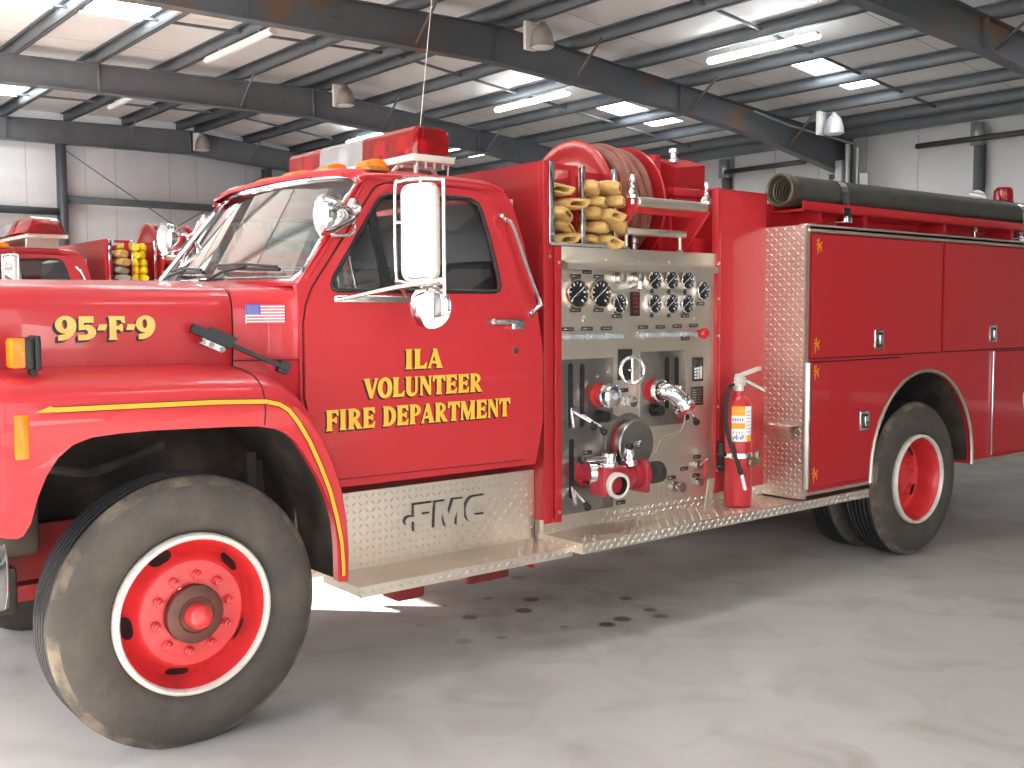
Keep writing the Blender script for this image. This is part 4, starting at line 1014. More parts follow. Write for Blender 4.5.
GL = {
 'I': ([St], .46), 'L': ([St, foot], .74), 'F': ([St, topa, mida], .74), 'E': ([St, topa, mida, foot], .76),
 'T': ([stem(.26,.50), ([(0,.68),(.07,.70),(.15,.86),(.61,.86),(.69,.70),(.76,.68),(.76,1),(0,1)], [])], .78),
 'N': ([([(.02,0),(.24,0),(.19,.1),(.19,.9),(.09,.9),(.09,.1)], []), ([(.60,.1),(.70,.1),(.70,.9),(.78,1),(.52,1),(.60,.9)], []), ([(.0,1),(.28,1),(.70,.18),(.70,0),(.60,0),(.09,.86)], [])], .82),
 'M': ([([(.02,0),(.24,0),(.19,.1),(.19,.9),(.09,.9),(.09,.1)], []), stem(.72,.94), ([(.02,1),(.30,1),(.54,.38),(.50,.0),(.44,.0),(.10,.85)], []), ([(.44,0),(.54,0),(.80,.80),(.98,1),(.74,1)], [])], 1.06),
 'A': ([([(.0,0),(.22,0),(.17,.08),(.42,.88),(.36,.96),(.06,.08)], []), ([(.30,1),(.50,1),(.78,.08),(.86,0),(.46,0),(.53,.08),(.34,.78)], []), ([(.16,.24),(.56,.24),(.54,.36),(.18,.36)], [])], .86),
 'V': ([([(-.04,1),(.36,1),(.29,.92),(.46,.30),(.44,.0),(.34,.0),(.04,.92)], []), ([(.56,1),(.80,1),(.74,.92),(.46,0),(.34,0),(.38,.12),(.62,.92)], [])], .78),
 'O': ([(arc(.40,.5,.40,.53,0,360,28)[:-1], [arc(.40,.5,.16,.37,0,360,20)[:-1]])], .82),
 'D': ([St, ringhalf(.28,.5,.50,.5,.24,.13)], .82),
 'P': ([St, ringhalf(.28,.70,.42,.30,.20,.10)], .72),
 'R': ([St, ringhalf(.28,.72,.40,.28,.19,.10), ([(.28,.50),(.48,.50),(.74,.10),(.84,0),(.54,0),(.28,.44)], [])], .84),
 'U': ([([(.0,1),(.38,1),(.31,.9),(.31,.34)]+arc(.42,.34,.11,.20,180,270,5)+arc(.46,.34,.14,.20,270,360,5)+[(.60,.9),(.53,1),(.78,1),(.71,.9),(.71,.34)]+arc(.39,.34,.32,.36,0,-180,16)[1:]+[(.07,.9)], [])], .82),
 ' ': ([], .40),
 '9': ([(arc(.40,.66,.40,.36,0,360,26)[:-1], [arc(.36,.68,.12,.22,0,360,16)[:-1]]), ([(.80,.66)]+arc(.16,.62,.64,.62,0,-80,12)+[(.10,.0),(.10,.20),(.22,.21)]+arc(.20,.55,.34,.36,-60,20,6), [])], .84),
 '5': ([([(.10,1),(.68,1),(.68,.76),(.28,.76),(.28,.60),(.36,.62)]+arc(.34,.33,.42,.32,75,-90,14)+[(.06,.0),(.06,.22),(.20,.20)]+arc(.30,.33,.18,.14,-90,80,8)+[(.10,.42)], [])], .82),
 '-': ([([(.02,.42),(.34,.42),(.42,.64),(.10,.64)], [])], .46),
}
def layout(text, x0, x1):
    tot = sum(GL[c][1] for c in text); s = (x1-x0)/tot; x = x0; r = []
    for c in text: r.append((c, x, s)); x += GL[c][1]*s
    return r
def lettering(lines, yf, parent, gold, sh, name, bold=0):
    a = MB(); b = MB()
    for text, x0, x1, z0, h in lines:
        for c, x, s in layout(text, x0, x1):
            for gi, (o, holes) in enumerate(GL[c][0]):
                o = [p for i,p in enumerate(o) if i == 0 or (abs(p[0]-o[i-1][0])+abs(p[1]-o[i-1][1])) > 1e-6]
                if bold: o = grow(o, bold); holes = [grow(q, -bold*.6) for q in holes]
                a.sheet([(x+p[0]*s, z0+p[1]*h) for p in o], lambda u,v: (u, yf(u,v)-.0030-.0005*gi, v), [[(x+p[0]*s, z0+p[1]*h) for p in q] for q in holes], sm=False)
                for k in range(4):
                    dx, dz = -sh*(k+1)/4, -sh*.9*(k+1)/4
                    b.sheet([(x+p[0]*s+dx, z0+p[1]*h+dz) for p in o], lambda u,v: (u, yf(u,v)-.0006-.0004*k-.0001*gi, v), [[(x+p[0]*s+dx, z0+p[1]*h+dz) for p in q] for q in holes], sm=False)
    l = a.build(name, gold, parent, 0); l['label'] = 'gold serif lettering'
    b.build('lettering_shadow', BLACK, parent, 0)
yd = lambda u,v: ys(v)-.014
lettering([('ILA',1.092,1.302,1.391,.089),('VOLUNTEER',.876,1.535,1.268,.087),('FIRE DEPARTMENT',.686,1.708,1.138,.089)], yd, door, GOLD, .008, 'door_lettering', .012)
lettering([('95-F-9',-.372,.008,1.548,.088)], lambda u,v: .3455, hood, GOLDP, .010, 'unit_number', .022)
# ------------------------------------------------------------------ fire extinguisher strapped to the pump step
ex = empty('fire_extinguisher', (3.405,.165,ZS+.006)); ex.scale = (1.10,1.10,1.085)
tag(ex, 'red fire extinguisher strapped upright on the diamond plate step beside the pump panel', 'fire extinguisher')
m = MB(); m.lathe([(0,.004),(.068,.0),(.074,.012),(.074,.52),(.070,.555),(.055,.585),(.030,.60),(.026,.625),(0,.63)], (0,0,0), (0,0,1), 40); m.build('cylinder_body', RED, ex)
FD = V((-.72,-.69,0)); SD = V((.69,-.72,0))
def around(a, r=.0752): return FD*math.cos(a)*r+SD*math.sin(a)*r
m = MB()
def patch(a0,a1,z0,z1,mi,r):
    m.loft([[around(a0+(a1-a0)*k/8,r)+V((0,0,z0)) for k in range(9)],[around(a0+(a1-a0)*k/8,r)+V((0,0,z1)) for k in range(9)]], mi=mi)
patch(-.58,1.02,.355,.545,0,.0748); patch(-.58,.40,.495,.545,1,.0752); patch(-.58,.40,.425,.455,1,.0752); patch(.55,1.02,.355,.390,1,.0752)
for k in range(5): patch(-.5+.17*k,-.42+.17*k,.468,.480,2 if k % 2 else 3,.0755)
for k in range(6): patch(-.5+.14*k,-.42+.14*k,.366+.006*(k % 2),.378+.008*(k % 3),3,.0755)
for k in range(4): patch(-.45+.2*k,-.40+.2*k,.398,.410,2 if k % 2 else 3,.0755)
for k in range(7): patch(.48,.95,.405+.018*k,.410+.018*k,4,.0755)
m.build('instruction_label', [WHITE, YEL, FLAGR, BLUE, mat('grey_print',(.45,.45,.45),.6)], ex)
m = MB(); m.lathe([(.024,.60),(.026,.62),(.026,.665),(.018,.67),(.018,.70),(0,.705)], (0,0,0), (0,0,1), 20)
m.box((-.03,-.02,.65),(.035,.012,.70), bev=.005); m.cyl((-.05,-.004,.66),(-.02,-.004,.66),.014); m.lathe([(.016,0),(.018,.003),(.018,.010),(0,.011)], (.0,-.02,.672), (0,-1,0), 18); v = m.build('valve_head', WHITEM, ex)
m = MB()
def lev(a,b,w,t):
    a,b = V(a),V(b); m.loft([[a+V((0,-w,0)),a+V((0,w,0)),a+V((0,w,t)),a+V((0,-w,t))],[b+V((0,-w*.9,0)),b+V((0,w*.9,0)),b+V((0,w*.9,t)),b+V((0,-w*.9,t))]],0,True,True,False)
lev((-.02,-.004,.695),(.135,-.03,.735),.015,.017); lev((.01,-.004,.68),(.170,-.03,.612),.015,.016); lev((.03,-.004,.675),(.02,-.004,.70),.012,.008); m.build('squeeze_handle', WHITEM, ex, 30)
m = MB(); m.tube(smooth_path([(-.05,-.004,.66),(-.09,-.01,.645),(-.115,-.01,.56),(-.112,-.015,.42),(-.085,-.04,.30),(-.062,-.062,.21)],6), .011); m.cyl((-.063,-.061,.215),(-.055,-.068,.18),.014); m.build('discharge_hose', BLACK, ex)
m = MB(); m.cyl((-.055,-.068,.185),(-.028,-.072,.095),.009,.011); m.build('hose_nozzle', WHITE, ex)
m = MB(); m.lathe([(.0745,.262),(.0775,.264),(.0775,.290),(.0745,.292)], (0,0,0), (0,0,1), 40); m.build('clamp_band', CHROME, ex)
m = MB(); m.box((-.02,-.098,.222),(.065,-.070,.258), bev=.006); m.box((.05,-.095,.24),(.075,-.06,.30), bev=.006); m.build('clamp_buckle', BRASS, ex)
m = MB(); m.box((-.05,.060,.18),(-.02,.115,.34), bev=.004); m.cyl((-.09,.07,.28),(-.075,.04,.28),.014); m.cyl((-.09,.07,.21),(-.075,.04,.21),.012); m.build('mounting_bracket', BLACK, ex)

def depth(o): return 0 if o.parent is None else 1+depth(o.parent)
for o in list(bpy.data.objects):
    while depth(o) > 2: o.parent = o.parent.parent
# ------------------------------------------------------------------ the second engine, parked alongside beyond the first
DY = 7.0
second = copy_tree(truck, None, ('unit_number','door_lettering','lettering_shadow','gold_corner_flourish','light_bar','rear_beacon','deck_light','hood_lever','flag_decal','whip_antenna'))
second.location = (.10, DY, 0)
tag(second, 'second red fire engine in the background, its cab seen over the hood of the first', 'fire truck')
lb2 = MB(); T2 = second
lb2.box((1.25,.26,2.40),(1.64,1.90,2.44), bev=.01)
for y in (.5,1.7): lb2.box((1.30,y-.03,2.30),(1.58,y+.03,2.402))
lbar = lb2.build('light_bar', WHITEM, T2)
def dome(y0,y1,mt,nm,ends):
    m = MB(); sec = lambda y,k: [(1.18+k,y,2.44),(1.25+k,y,2.57-k*.6),(1.30+k,y,2.605-k),(1.52-k,y,2.605-k),(1.58-k,y,2.57-k*.6),(1.64-k,y,2.44)]
    e = .13
    R = [sec(y0+.0,.07 if ends[0] else 0), sec(y0+(e if ends[0] else .01),0), sec(y1-(e if ends[1] else .01),0), sec(y1,.07 if ends[1] else 0)]
    m.loft(R, caps=True, sm=False); m.build(nm, mt, lbar, 30)
dome(.20,.76,REDLENS,'red_dome',(1,0)); dome(.762,1.398,CLEARL,'clear_dome',(0,0)); dome(1.40,1.96,REDLENS,'red_dome',(0,1))
random.seed(5)
def second_hose(x0,x1,z0,zt,rows,cols,M_,label):
    m = MB()
    for r in range(rows):
        for c in range(cols):
            x = x0+(x1-x0)*(c+.5)/cols+random.uniform(-.01,.01); z = z0+(zt-z0)*(r+.5)/rows
            fold(m, x, z, random.uniform(-.15,.15), (x1-x0)/cols*.50, (zt-z0)/rows*.5, random.uniform(.03,.07), random.uniform(-.01,.02), False)
    o = m.build('fire_hose', [M_, HOLE], None, 60); o.location = (.10,DY,0)
    return tag(o, label, 'hose', 'folded hoses on the second engine')
second_hose(2.10,2.262,2.16,2.33,2,1,TAN,'tan hose folded over the grey one in the background engine')
second_hose(2.10,2.262,2.0,2.155,2,1,GREYH,'grey hose folded under the tan one in the background engine')
second_hose(2.285,2.44,2.0,2.40,5,2,YELH,'bright yellow hose folded in the background engine')
s2 = sh.copy(); COL.objects.link(s2); s2.location = (.10,DY,0); s2['label'] = 'black suction hose on top of the background engine'
# ------------------------------------------------------------------ the building
def floor_mat():
    m = bpy.data.materials.new('polished_concrete'); m.use_nodes = True
    nt = m.node_tree; b = nt.nodes['Principled BSDF']; L = nt.links.new
    N = lambda t: nt.nodes.new(t)
    tc = N('ShaderNodeTexCoord')
    def noise(sc_, det, lo, hi, dist=0):
        n = N('ShaderNodeTexNoise'); n.inputs['Scale'].default_value = sc_; n.inputs['Detail'].default_value = det; n.inputs['Distortion'].default_value = dist
        r = N('ShaderNodeMapRange'); r.inputs[1].default_value = lo; r.inputs[2].default_value = hi
        L(tc.outputs['Object'], n.inputs['Vector']); L(n.outputs['Fac'], r.inputs[0]); return r.outputs[0]
    def mix(f, a, c):
        x = N('ShaderNodeMix'); x.data_type = 'RGBA'
        if hasattr(f,'links'): L(f, x.inputs['Factor'])
        else: x.inputs['Factor'].default_value = f
        for s_, v in (('A',a),('B',c)):
            if hasattr(v,'links'): L(v, x.inputs[s_])
            else: x.inputs[s_].default_value = (*v,1)
        return x.outputs['Result']
    c = mix(noise(.55,6,.35,.7,.4), FLOOR_A, FLOOR_B)
    c = mix(noise(2.3,8,.50,.8,.8), c, FLOOR_C)
    # oil drips: small dark spots scattered below the pump
    vo = N('ShaderNodeTexVoronoi'); vo.inputs['Scale'].default_value = 4.2; vo.inputs['Randomness'].default_value = 1
    L(tc.outputs['Object'], vo.inputs['Vector'])
    sp = N('ShaderNodeMapRange'); sp.inputs[1].default_value = .24; sp.inputs[2].default_value = .17; L(vo.outputs['Distance'], sp.inputs[0])
    vm = N('ShaderNodeVectorMath'); vm.operation = 'DISTANCE'; vm.inputs[1].default_value = (2.35,.55,0); L(tc.outputs['Object'], vm.inputs[0])
    rg = N('ShaderNodeMapRange'); rg.inputs[1].default_value = 1.0; rg.inputs[2].default_value = .45; L(vm.outputs['Value'], rg.inputs[0])
    mu = N('ShaderNodeMath'); mu.operation = 'MULTIPLY'; L(sp.outputs[0], mu.inputs[0]); L(rg.outputs[0], mu.inputs[1])
    mu2 = N('ShaderNodeMath'); mu2.operation = 'MULTIPLY'; mu2.inputs[1].default_value = .8; L(mu.outputs[0], mu2.inputs[0])
    wide = N('ShaderNodeMath'); wide.operation = 'MULTIPLY'; L(noise(3.0,5,.42,.70,.5), wide.inputs[0]); L(rg.outputs[0], wide.inputs[1])
    w2 = N('ShaderNodeMath'); w2.operation = 'MULTIPLY'; w2.inputs[1].default_value = .55; L(wide.outputs[0], w2.inputs[0])
    c = mix(w2.outputs[0], c, (.13,.085,.06)); c = mix(mu2.outputs[0], c, (.035,.028,.024))
    L(c, b.inputs['Base Color'])
    rr = N('ShaderNodeMapRange'); rr.inputs[3].default_value = .38; rr.inputs[4].default_value = .62; L(noise(1.4,6,.3,.7), rr.inputs[0]); L(rr.outputs[0], b.inputs['Roughness'])
    bp = N('ShaderNodeBump'); bp.inputs['Strength'].default_value = .06; bp.inputs['Distance'].default_value = .01; L(noise(7,6,0,1), bp.inputs['Height']); L(bp.outputs[0], b.inputs['Normal'])
    return m
FLOOR_A, FLOOR_B, FLOOR_C = (.295,.272,.250), (.24,.22,.202), (.19,.17,.152)
CONC = floor_mat()
LINER = mat('white_insulation_facing', (.86,.86,.84), .5, noise=(1.2,(.80,.80,.78),.4,.7), bump=(2.5,.25))
LINERW = mat('wall_insulation_facing', (.76,.77,.77), .55, noise=(1.0,(.70,.71,.72),.4,.7), bump=(2.0,.2))
PRIMER = mat('grey_primed_steel', (.13,.148,.165), .5, noise=(3,(.16,.178,.195),.4,.7))
RUSTY = mat('rust_stained_primer', (.115,.128,.140), .5, noise=(1.6,(.19,.11,.06),.50,.66))
GALV = mat('galvanised_conduit', (.42,.44,.45), .4, .6)
SEAMG = mat('insulation_seam', (.50,.51,.51), .7)
ASPH = mat('concrete_apron', (.80,.78,.75), .9, noise=(.8,(.72,.71,.69),.4,.7))
XF, XE, YA, YB = -3.4, 17.3, -11.0, 21.3
ZT = [(-3.6,5.70),(3.2,5.88),(8.7,6.03),(17.4,5.06)]
zt = lambda x: lerp_tab(ZT, x)
m = MB(); m.box((XF-.1,YA-.2,-.12),(XE+.2,YB+.2,0))
for v in m.bm.verts: v.co.z += FLOORZ(v.co.x)
struct(m.build('floor', CONC, None, 0))
m = MB(); m.box((-45,-45,-.16),(XF-.1,55,-.03)); struct(m.build('outside_pavement', ASPH, None, 0))
# roof panels with skylight strips cut out
SKY = [(3.35,4.50,11.65,12.60),(3.35,4.50,18.7,19.75),(1.98,3.20,11.65,12.60),(13.30,14.00,6.42,7.12),(14.18,15.02,6.42,7.12),(13.30,14.00,11.0,11.8),(14.18,15.02,11.0,11.8),(13.95,14.75,17.05,17.9),(13.3,14.0,1.2,1.95),(14.18,15.02,1.2,1.95)]+[(x0,x0+1.15,y,y+.95) for x0 in (3.35,1.98) for y in (5.7,-.2,-6.2)]  # rows appended last are unseen skylights, added to brighten the ceiling
for lo, hi in ((XF-.1,8.72),(8.72,XE+.1)):
    m = MB()
    hs = [[(a,c),(b,c),(b,d),(a,d)] for a,b,c,d in SKY if lo < a < hi]
    m.sheet([(lo,YA-.1),(hi,YA-.1),(hi,YB+.1),(lo,YB+.1)], lambda a,b: (a,b,zt(a)+.205), hs, ca=[3.2], back=(0,0,.06), sm=False)
    struct(m.build('ceiling', LINER, None, 0))
SKYM = mat('skylight_panel', (.9,.93,.95), .4, emit=((.93,.97,1.0), 7))
for i,(a,b,c,d) in enumerate(SKY):
    m = MB(); m.sheet([(a,c),(b,c),(b,d),(a,d)], lambda u,v: (u,v,zt(u)+.21), back=(0,0,.02), sm=False); struct(m.build('window_%d' % (i+1), SKYM, None, 0))
m = MB()
for y in [14.3-6.0*k for k in range(-1,4)]+[10.9,17.0,4.9]:
    m.sheet([(XF,y-.012),(8.70,y-.012),(8.70,y+.012),(XF,y+.012)], lambda a,b: (a,b,zt(a)+.2035), ca=[3.2], sm=False)
    m.sheet([(8.74,y-.012),(XE,y-.012),(XE,y+.012),(8.74,y+.012)], lambda a,b: (a,b,zt(a)+.2035), sm=False)
struct(m.build('ceiling_seam_strip', SEAMG, None, 0))
def purlin(x, h=.20, w=.075, name='purlin_beam'):
    z = zt(x); m = MB()
    m.box((x-.006,YA,z),(x+.006,YB,z+h)); m.box((x-w,YA,z+h-.012),(x+.006,YB,z+h-.002)); m.box((x-.006,YA,z),(x+w,YB,z+.010)); m.box((x+w-.008,YA,z),(x+w,YB,z+.03))
    struct(m.build(name, PRIMER, None, 0))
PX = [-3.2,-1.96,-.66,.64,1.94,3.24,4.55,5.88,7.18,8.48,8.93,10.20,11.48,12.76,14.08,15.36,16.45]
for x in PX: purlin(x)
for y in (6.3,12.05,19.0,.3,-5.7):                       # sag bars between purlins
    m = MB()
    for a,b in zip(PX, PX[1:]):
        za, zb = zt(a), zt(b)
        m.loft([[(a,y-.02,za+.09),(a,y+.02,za+.09),(a,y+.02,za+.13),(a,y-.02,za+.13)],[(b,y-.02,zb+.09),(b,y+.02,zb+.09),(b,y+.02,zb+.13),(b,y-.02,zb+.13)]],0,True,True,False)
    struct(m.build('sag_bar_trim', PRIMER, None, 0))
DEP = [(-3.6,.62),(0,.50),(3,.46),(8.7,.56),(12.6,.46),(14.5,.50),(17.4,.76)]
dep = lambda x: lerp_tab(DEP, x)
FR = [-8.0,-2.2,3.75,9.2,15.0,21.1]
skew = lambda x: -.07*max(0,x-8.7)
for i,y in enumerate(FR):
    m = MB(); xs = [XF,-1,1,3.2,5,7,8.7,10,11.5,12.6,13.5,14.5,15.5,16.3,17.0]
    top = [(x,zt(x)-.002) for x in xs]; bot = [(x,zt(x)-dep(x)) for x in xs]
    def ribbon(P, y0, y1, t):
        m.loft([[(x,y0+skew(x),z),(x,y1+skew(x),z),(x,y1+skew(x),z+t),(x,y0+skew(x),z+t)] for x,z in P],0,True,True,False)
    ribbon([(x,z-.014) for x,z in top], y-.10, y+.10, .014); ribbon(bot, y-.10, y+.10, .014)
    m.loft([[(x,y+skew(x)-.006,z0),(x,y+skew(x)+.006,z0),(x,y+skew(x)+.006,z1),(x,y+skew(x)-.006,z1)] for (x,z0),(_,z1) in zip(bot,top)],0,True,True,False)
    y9 = y
    for x in (4.6,8.72,12.6):
        y = y9+skew(x); m.box((x-.012,y-.09,zt(x)-dep(x)),(x+.012,y+.09,zt(x)-.01))
    for x in (5.9,6.02,9.3,9.42): 
        y = y9+skew(x)
        for q in (.12,.26): m.lathe([(0,-.02),(.014,-.018),(.014,-.006),(0,-.006)], (x,y,zt(x)-q), (0,1,0), 8)
    for x in (2.6,7.18,10.2,12.76,15.36):
        z = zt(x); y = y9+skew(x)
        for sy in (-1,1): m.tube([(x,y+sy*.72,z+.06),(x,y+sy*.10,z-dep(x)+.05)], .022, 6)
    # column at the rear eave wall
    zc = zt(17.0); y = y9+skew(17.0)
    m.box((16.86,y-.14,-.2),(16.875,y+.14,zc-.74)); m.box((17.22,y-.14,-.2),(17.235,y+.14,zc)); m.box((16.86,y-.006,-.2),(17.235,y+.006,zc)); y = y9; m.box((XF,y-.10,0),(XF+.30,y+.10,zt(XF)-.5))
    struct(m.build('frame_beam', RUSTY if i in (2,3) else PRIMER, None, 0))
# conduit along the rear slope near the eave and under the beam
# end wall beyond the second engine
m = MB(); m.box((XF-.1,YB,0),(XE+.2,YB+.12,6.3)); struct(m.build('wall_end', LINERW, None, 0))
m = MB(); m.box((XF-.1,YA-.12,0),(-2.9,YA,6.3)); m.box((1.6,YA-.12,0),(6.2,YA,6.3)); m.box((11.8,YA-.12,0),(XE+.2,YA,6.3)); m.box((-2.9,YA-.12,4.9),(1.6,YA,6.3)); m.box((6.2,YA-.12,0),(11.8,YA,6.3)); struct(m.build('wall_near', LINERW, None, 0))
m = MB(); m.box((XE,YA,0),(XE+.12,YB,5.3)); struct(m.build('wall_rear', LINERW, None, 0))
m = MB()
for x in [XF+.6+.98*k+.3*(k % 2) for k in range(21)]: m.box((x-.006,YB-.006,0),(x+.006,YB,5.9))
struct(m.build('wall_end_seam_trim', SEAMG, None, 0))
m = MB()
for y in [YA+.5+1.1*k for k in range(29)]: m.box((XE-.006,y-.006,0),(XE,y+.006,5.2))
struct(m.build('wall_rear_seam_trim', SEAMG, None, 0))
for x in (.7,5.75,10.75,14.2):
    m = MB(); m.box((x-.08,YB-.28,0),(x+.08,YB-.265,zt(x)-.5)); m.box((x-.08,YB-.03,0),(x+.08,YB-.015,zt(x)-.5)); m.box((x-.006,YB-.28,0),(x+.006,YB-.015,zt(x)-.5)); struct(m.build('end_column_pillar', PRIMER, None, 0))
for x0,x1,z in ((XF,.62,3.93),(.78,5.67,3.93),(5.83,10.67,4.22),(10.83,17,4.22),(.78,5.67,2.1),(5.83,10.67,2.1),(10.83,17,2.1)):
    m = MB(); m.box((x0,YB-.22,z-.005),(x1,YB-.01,z+.005)); m.box((x0,YB-.22,z-.085),(x1,YB-.212,z+.085)); struct(m.build('girt_beam', PRIMER, None, 0))
for a,b in (((5.80,5.30),(10.7,2.2)),((10.7,5.15),(5.80,2.2))):
    m = MB(); m.cyl((a[0],YB-.30,a[1]),(b[0],YB-.30,b[1]),.012,seg=8); struct(m.build('brace_rod_trim', PRIMER, None, 0))
for y in (5.82,11.6,17.4,.05):
    m = MB(); m.box((17.05,y-.055,-.2),(17.28,y+.055,4.62), mi=0); m.box((17.0,y-.10,4.60),(17.12,y+.10,5.0), mi=1); struct(m.build('rear_post_pillar', [PRIMER, GALV], None, 0))
m = MB(); m.box((17.0,YA,zt(17.1)-.02),(17.25,YB,zt(17.1)+.23)); struct(m.build('eave_beam', PRIMER, None, 0))
for y0,y1 in ((2.6,6.95),(9.4,11.5),(13.4,18.5)):
    m = MB(); m.box((16.92,y0,4.66),(17.02,y1,4.75), bev=.01); struct(m.build('door_track_trim', BLACK, None, 0))
for x,z in ((17.0,4.05),):
    m = MB()
    m.tube([(14.2,8.55,5.28),(15.2,8.50,5.12),(16.9,8.2,4.90)], .022, 8); m.cyl((16.8,8.30,3.0),(16.8,8.30,4.9),.05,seg=10); m.cyl((16.8,8.08,3.0),(16.8,8.08,4.8),.035,seg=10); m.box((16.75,7.82,3.4),(16.85,8.0,4.3)); m.box((16.75,8.40,3.2),(16.85,8.55,4.6)); struct(m.build('conduit_trim', GALV, None, 50))
# front wall: piers between open bay doors
BAYS = [(-7.6,-4.2),(-2.3,2.9),(5.6,10.7),(12.3,17.6)]
DH = 4.9; CURT = [4.9,4.9,2.95,4.9]  # the lowered curtain is unseen, invented to cut the sun patch short
m = MB(); ed = [YA]+[v for b in BAYS for v in b]+[YB]
for a,b in zip(ed[::2], ed[1::2]): m.box((XF-.12,a,0),(XF,b,DH))
m.box((XF-.12,YA,DH),(XF,YB,zt(XF)+.26)); struct(m.build('wall_front', LINERW, None, 0))
for i,(a,b) in enumerate(BAYS):
    m = MB(); m.box((XF,a-.12,0),(XF+.06,a,DH+.12)); m.box((XF,b,0),(XF+.06,b+.12,DH+.12)); m.box((XF,a,DH),(XF+.06,b,DH+.12)); m.cyl((XF+.35,a,DH+.35),(XF+.35,b,DH+.35),.22,seg=20)
    if CURT[i] < DH: m.box((XF+.10,a-.05,CURT[i]),(XF+.13,b+.05,DH+.3), mi=1); m.box((XF+.08,a-.05,CURT[i]-.08),(XF+.15,b+.05,CURT[i]), mi=0)
    struct(m.build('door_%d' % (i+1), [PRIMER, LINERW], None, 30))

# ------------------------------------------------------------------ lamps
TUBE_ON = mat('lit_fluorescent_tube', (1,1,1), .4, emit=((.93,.96,1.0), 11))
HOUS = mat('white_enamel', (.80,.80,.77), .4)
LENS = mat('frosted_diffuser', (.80,.81,.80), .4)
def tube_light(x, y0, y1, lit, label):
    e = empty('fluorescent_light', (x, (y0+y1)/2, zt(x)-.065)); L = (y1-y0)/2
    m = MB(); m.box((-.05,-L,-.045),(.05,L,.0), bev=.006); 
    for y in (-L*.6,L*.6): m.cyl((0,y,0),(0,y,.06),.008,seg=8)
    m.build('housing', HOUS, e)
    m = MB(); rows = [[(.075*math.cos(a), y, -.045-.055*math.sin(a)) for a in [PI*k/8 for k in range(9)]] for y in (-L,L)]
    m.loft(rows); m.poly(rows[0]); m.poly(rows[1][::-1]); d = m.build('diffuser', TUBE_ON if lit else LENS, e, 50)
    return tag(e, label, 'light', 'fluorescent strip lights')
tube_light(11.62,5.40,7.40,True,'lit fluorescent strip on the right slope, largest of the lit ones')
tube_light(11.50,10.62,12.66,True,'lit fluorescent strip just right of the middle roof truss, above the hose reel')
tube_light(11.30,16.0,18.0,True,'lit fluorescent strip partly hidden behind the red light bar of the nearer engine')
tube_light(5.83,10.85,13.25,False,'unlit white fluorescent strip nearest the camera on the left slope')
tube_light(5.92,16.68,18.30,False,'unlit white fluorescent strip on the left slope, farther away, below the second truss')
BELL = mat('dusty_aluminium_reflector', (.42,.39,.35), .45, .3, noise=(9,(.33,.29,.25),.45,.7))
BELLW = mat('prismatic_glass_reflector', (.52,.53,.55), .3, .2, .3)
def bay_lamp(x, y, label, s=1.0, bright=False, drop=.10):
    e = empty('high_bay_lamp', (x, y, zt(x)-drop))
    m = MB(); m.box((-.14*s,.14*s,-.44*s),(.12*s,.22*s,.06*s), bev=.012); m.build('ballast_box', HOUS, e)
    m = MB(); m.tube([(0,.2*s,-.02*s),(0,.2*s,max(.06*s,drop*.9))], .012, 8); m.tube([(0,.2*s,.0),(0,.05*s,.0)], .010, 8); m.tube([(0,.05*s,.0),(0,-.10*s,.02*s),(0,-.14*s,-.03*s)], .014*s, 8); m.build('hanger', GALV, e)
    m = MB(); c = (0,-.14*s,-.03*s); m.lathe([(0,.02*s),(.05*s,.015*s),(.055*s,-.02*s),(.10*s,-.05*s),(.145*s,-.11*s),(.175*s,-.19*s),(.195*s,-.29*s),(.203*s,-.36*s),(.212*s,-.42*s),(.20*s,-.42*s),(.18*s,-.30*s),(.07*s,-.08*s),(0,-.06*s)], c, (0,0,1), 32); m.build('bell_reflector', BELLW if bright else BELL, e, 50)
    m = MB(); m.lathe([(.20*s,-.405*s),(.15*s,-.44*s),(0,-.455*s)], c, (0,0,1), 28); m.build('lamp_lens', LENS, e, 50)
    return tag(e, label, 'light', 'high bay lamps')
bay_lamp(8.85,20.75,'dusty bell-shaped bay lamp against the far end wall truss',.85)
bay_lamp(8.88,14.1,'dusty bell-shaped bay lamp hanging in front of the middle roof truss',.85,False,.05)
bay_lamp(8.95,8.47,'dusty bell-shaped bay lamp nearest the camera, at the rusty roof truss',.85,False,.04)
bay_lamp(15.15,7.62,'bright bell-shaped bay lamp low on the right, above the black suction hose',.85,True,.10)

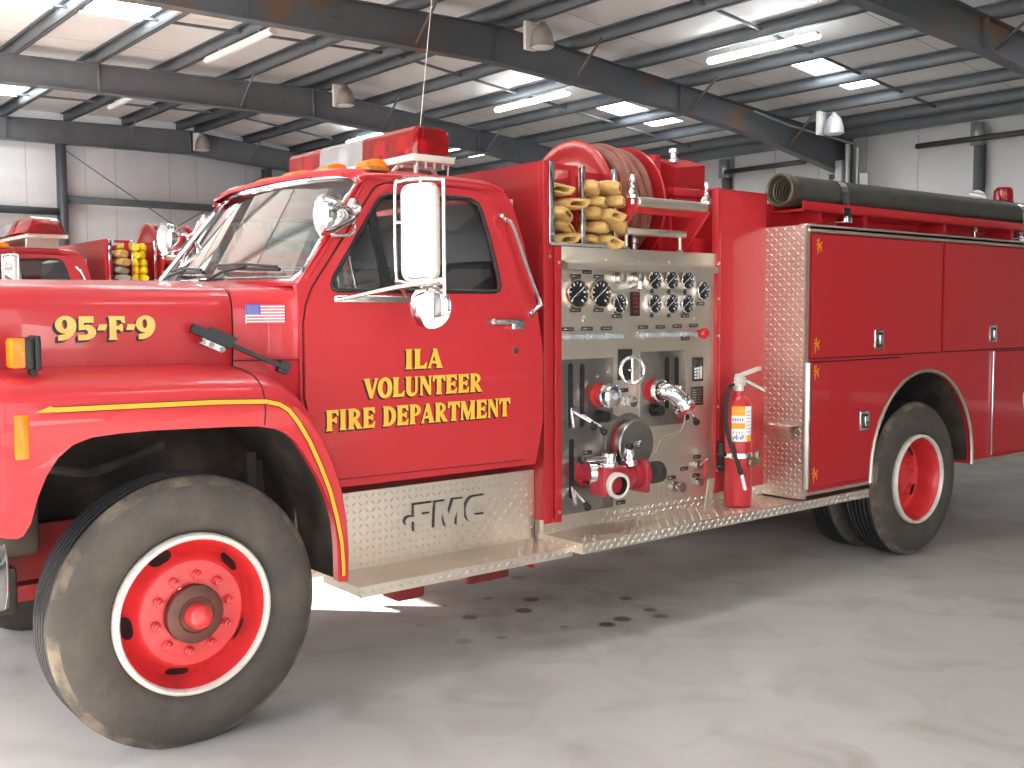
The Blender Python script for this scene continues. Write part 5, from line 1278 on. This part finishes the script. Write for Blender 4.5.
# ------------------------------------------------------------------ daylight, camera
w = bpy.data.worlds.new('sky'); sc.world = w; w.use_nodes = True
nt = w.node_tree; bg = nt.nodes['Background']
sk = nt.nodes.new('ShaderNodeTexSky'); sk.sky_type = 'NISHITA'; sk.sun_disc = False; sk.sun_elevation = math.radians(38); sk.sun_rotation = math.radians(-50); sk.altitude = 100; sk.dust_density = 2
hs = nt.nodes.new('ShaderNodeHueSaturation'); hs.inputs['Saturation'].default_value = .45
nt.links.new(sk.outputs[0], hs.inputs['Color']); nt.links.new(hs.outputs[0], bg.inputs[0]); bg.inputs[1].default_value = .42
SUND = V((.62,-.62,-.35)).normalized()
s = bpy.data.lights.new('sun', 'SUN'); s.energy = 38; s.angle = math.radians(.6); s.color = (1,.95,.88)
so = bpy.data.objects.new('sun', s); COL.objects.link(so); so.rotation_euler = SUND.to_track_quat('-Z','Y').to_euler()
for i,(a,b) in enumerate(BAYS):
    l = bpy.data.lights.new('bay_daylight_portal', 'AREA'); l.shape = 'RECTANGLE'; l.size = DH; l.size_y = b-a; l.cycles.is_portal = True
    o = bpy.data.objects.new('bay_daylight_portal', l); COL.objects.link(o); o.location = (XF-.05,(a+b)/2,DH/2); o.rotation_euler = (0,math.radians(-90),0)
for a,b in ((-2.9,1.6),):
    l = bpy.data.lights.new('side_daylight_portal', 'AREA'); l.shape = 'RECTANGLE'; l.size = b-a; l.size_y = 4.9; l.cycles.is_portal = True
    o = bpy.data.objects.new('side_daylight_portal', l); COL.objects.link(o); o.location = ((a+b)/2,YA-.05,2.45); o.rotation_euler = (math.radians(90),0,0)
cam = bpy.data.cameras.new('camera'); co = bpy.data.objects.new('camera', cam); COL.objects.link(co)
cam.sensor_width = 36; cam.lens = 1057.15*36/1024; cam.clip_start = .05; cam.clip_end = 200
ya, pi_, ro = math.radians(50.8952), math.radians(3.8837), math.radians(.2528)
fw = V((math.cos(ya)*math.cos(pi_), math.sin(ya)*math.cos(pi_), -math.sin(pi_))); rt = fw.cross(V((0,0,1))).normalized(); dn = fw.cross(rt)
r2 = rt*math.cos(ro)+dn*math.sin(ro); d2 = dn*math.cos(ro)-rt*math.sin(ro)
co.matrix_world = Matrix(((r2.x,-d2.x,-fw.x,-1.54677),(r2.y,-d2.y,-fw.y,-3.81082),(r2.z,-d2.z,-fw.z,1.64587),(0,0,0,1)))
sc.camera = co
sc.view_settings.view_transform = 'Standard'; sc.view_settings.look = 'None'; sc.view_settings.gamma = 1; sc.view_settings.use_curve_mapping = False
sc.view_settings.exposure = 1.25
sc.cycles.use_denoising = True; sc.cycles.max_bounces = 10; sc.cycles.diffuse_bounces = 6; sc.cycles.transparent_max_bounces = 16; sc.cycles.sample_clamp_indirect = 8
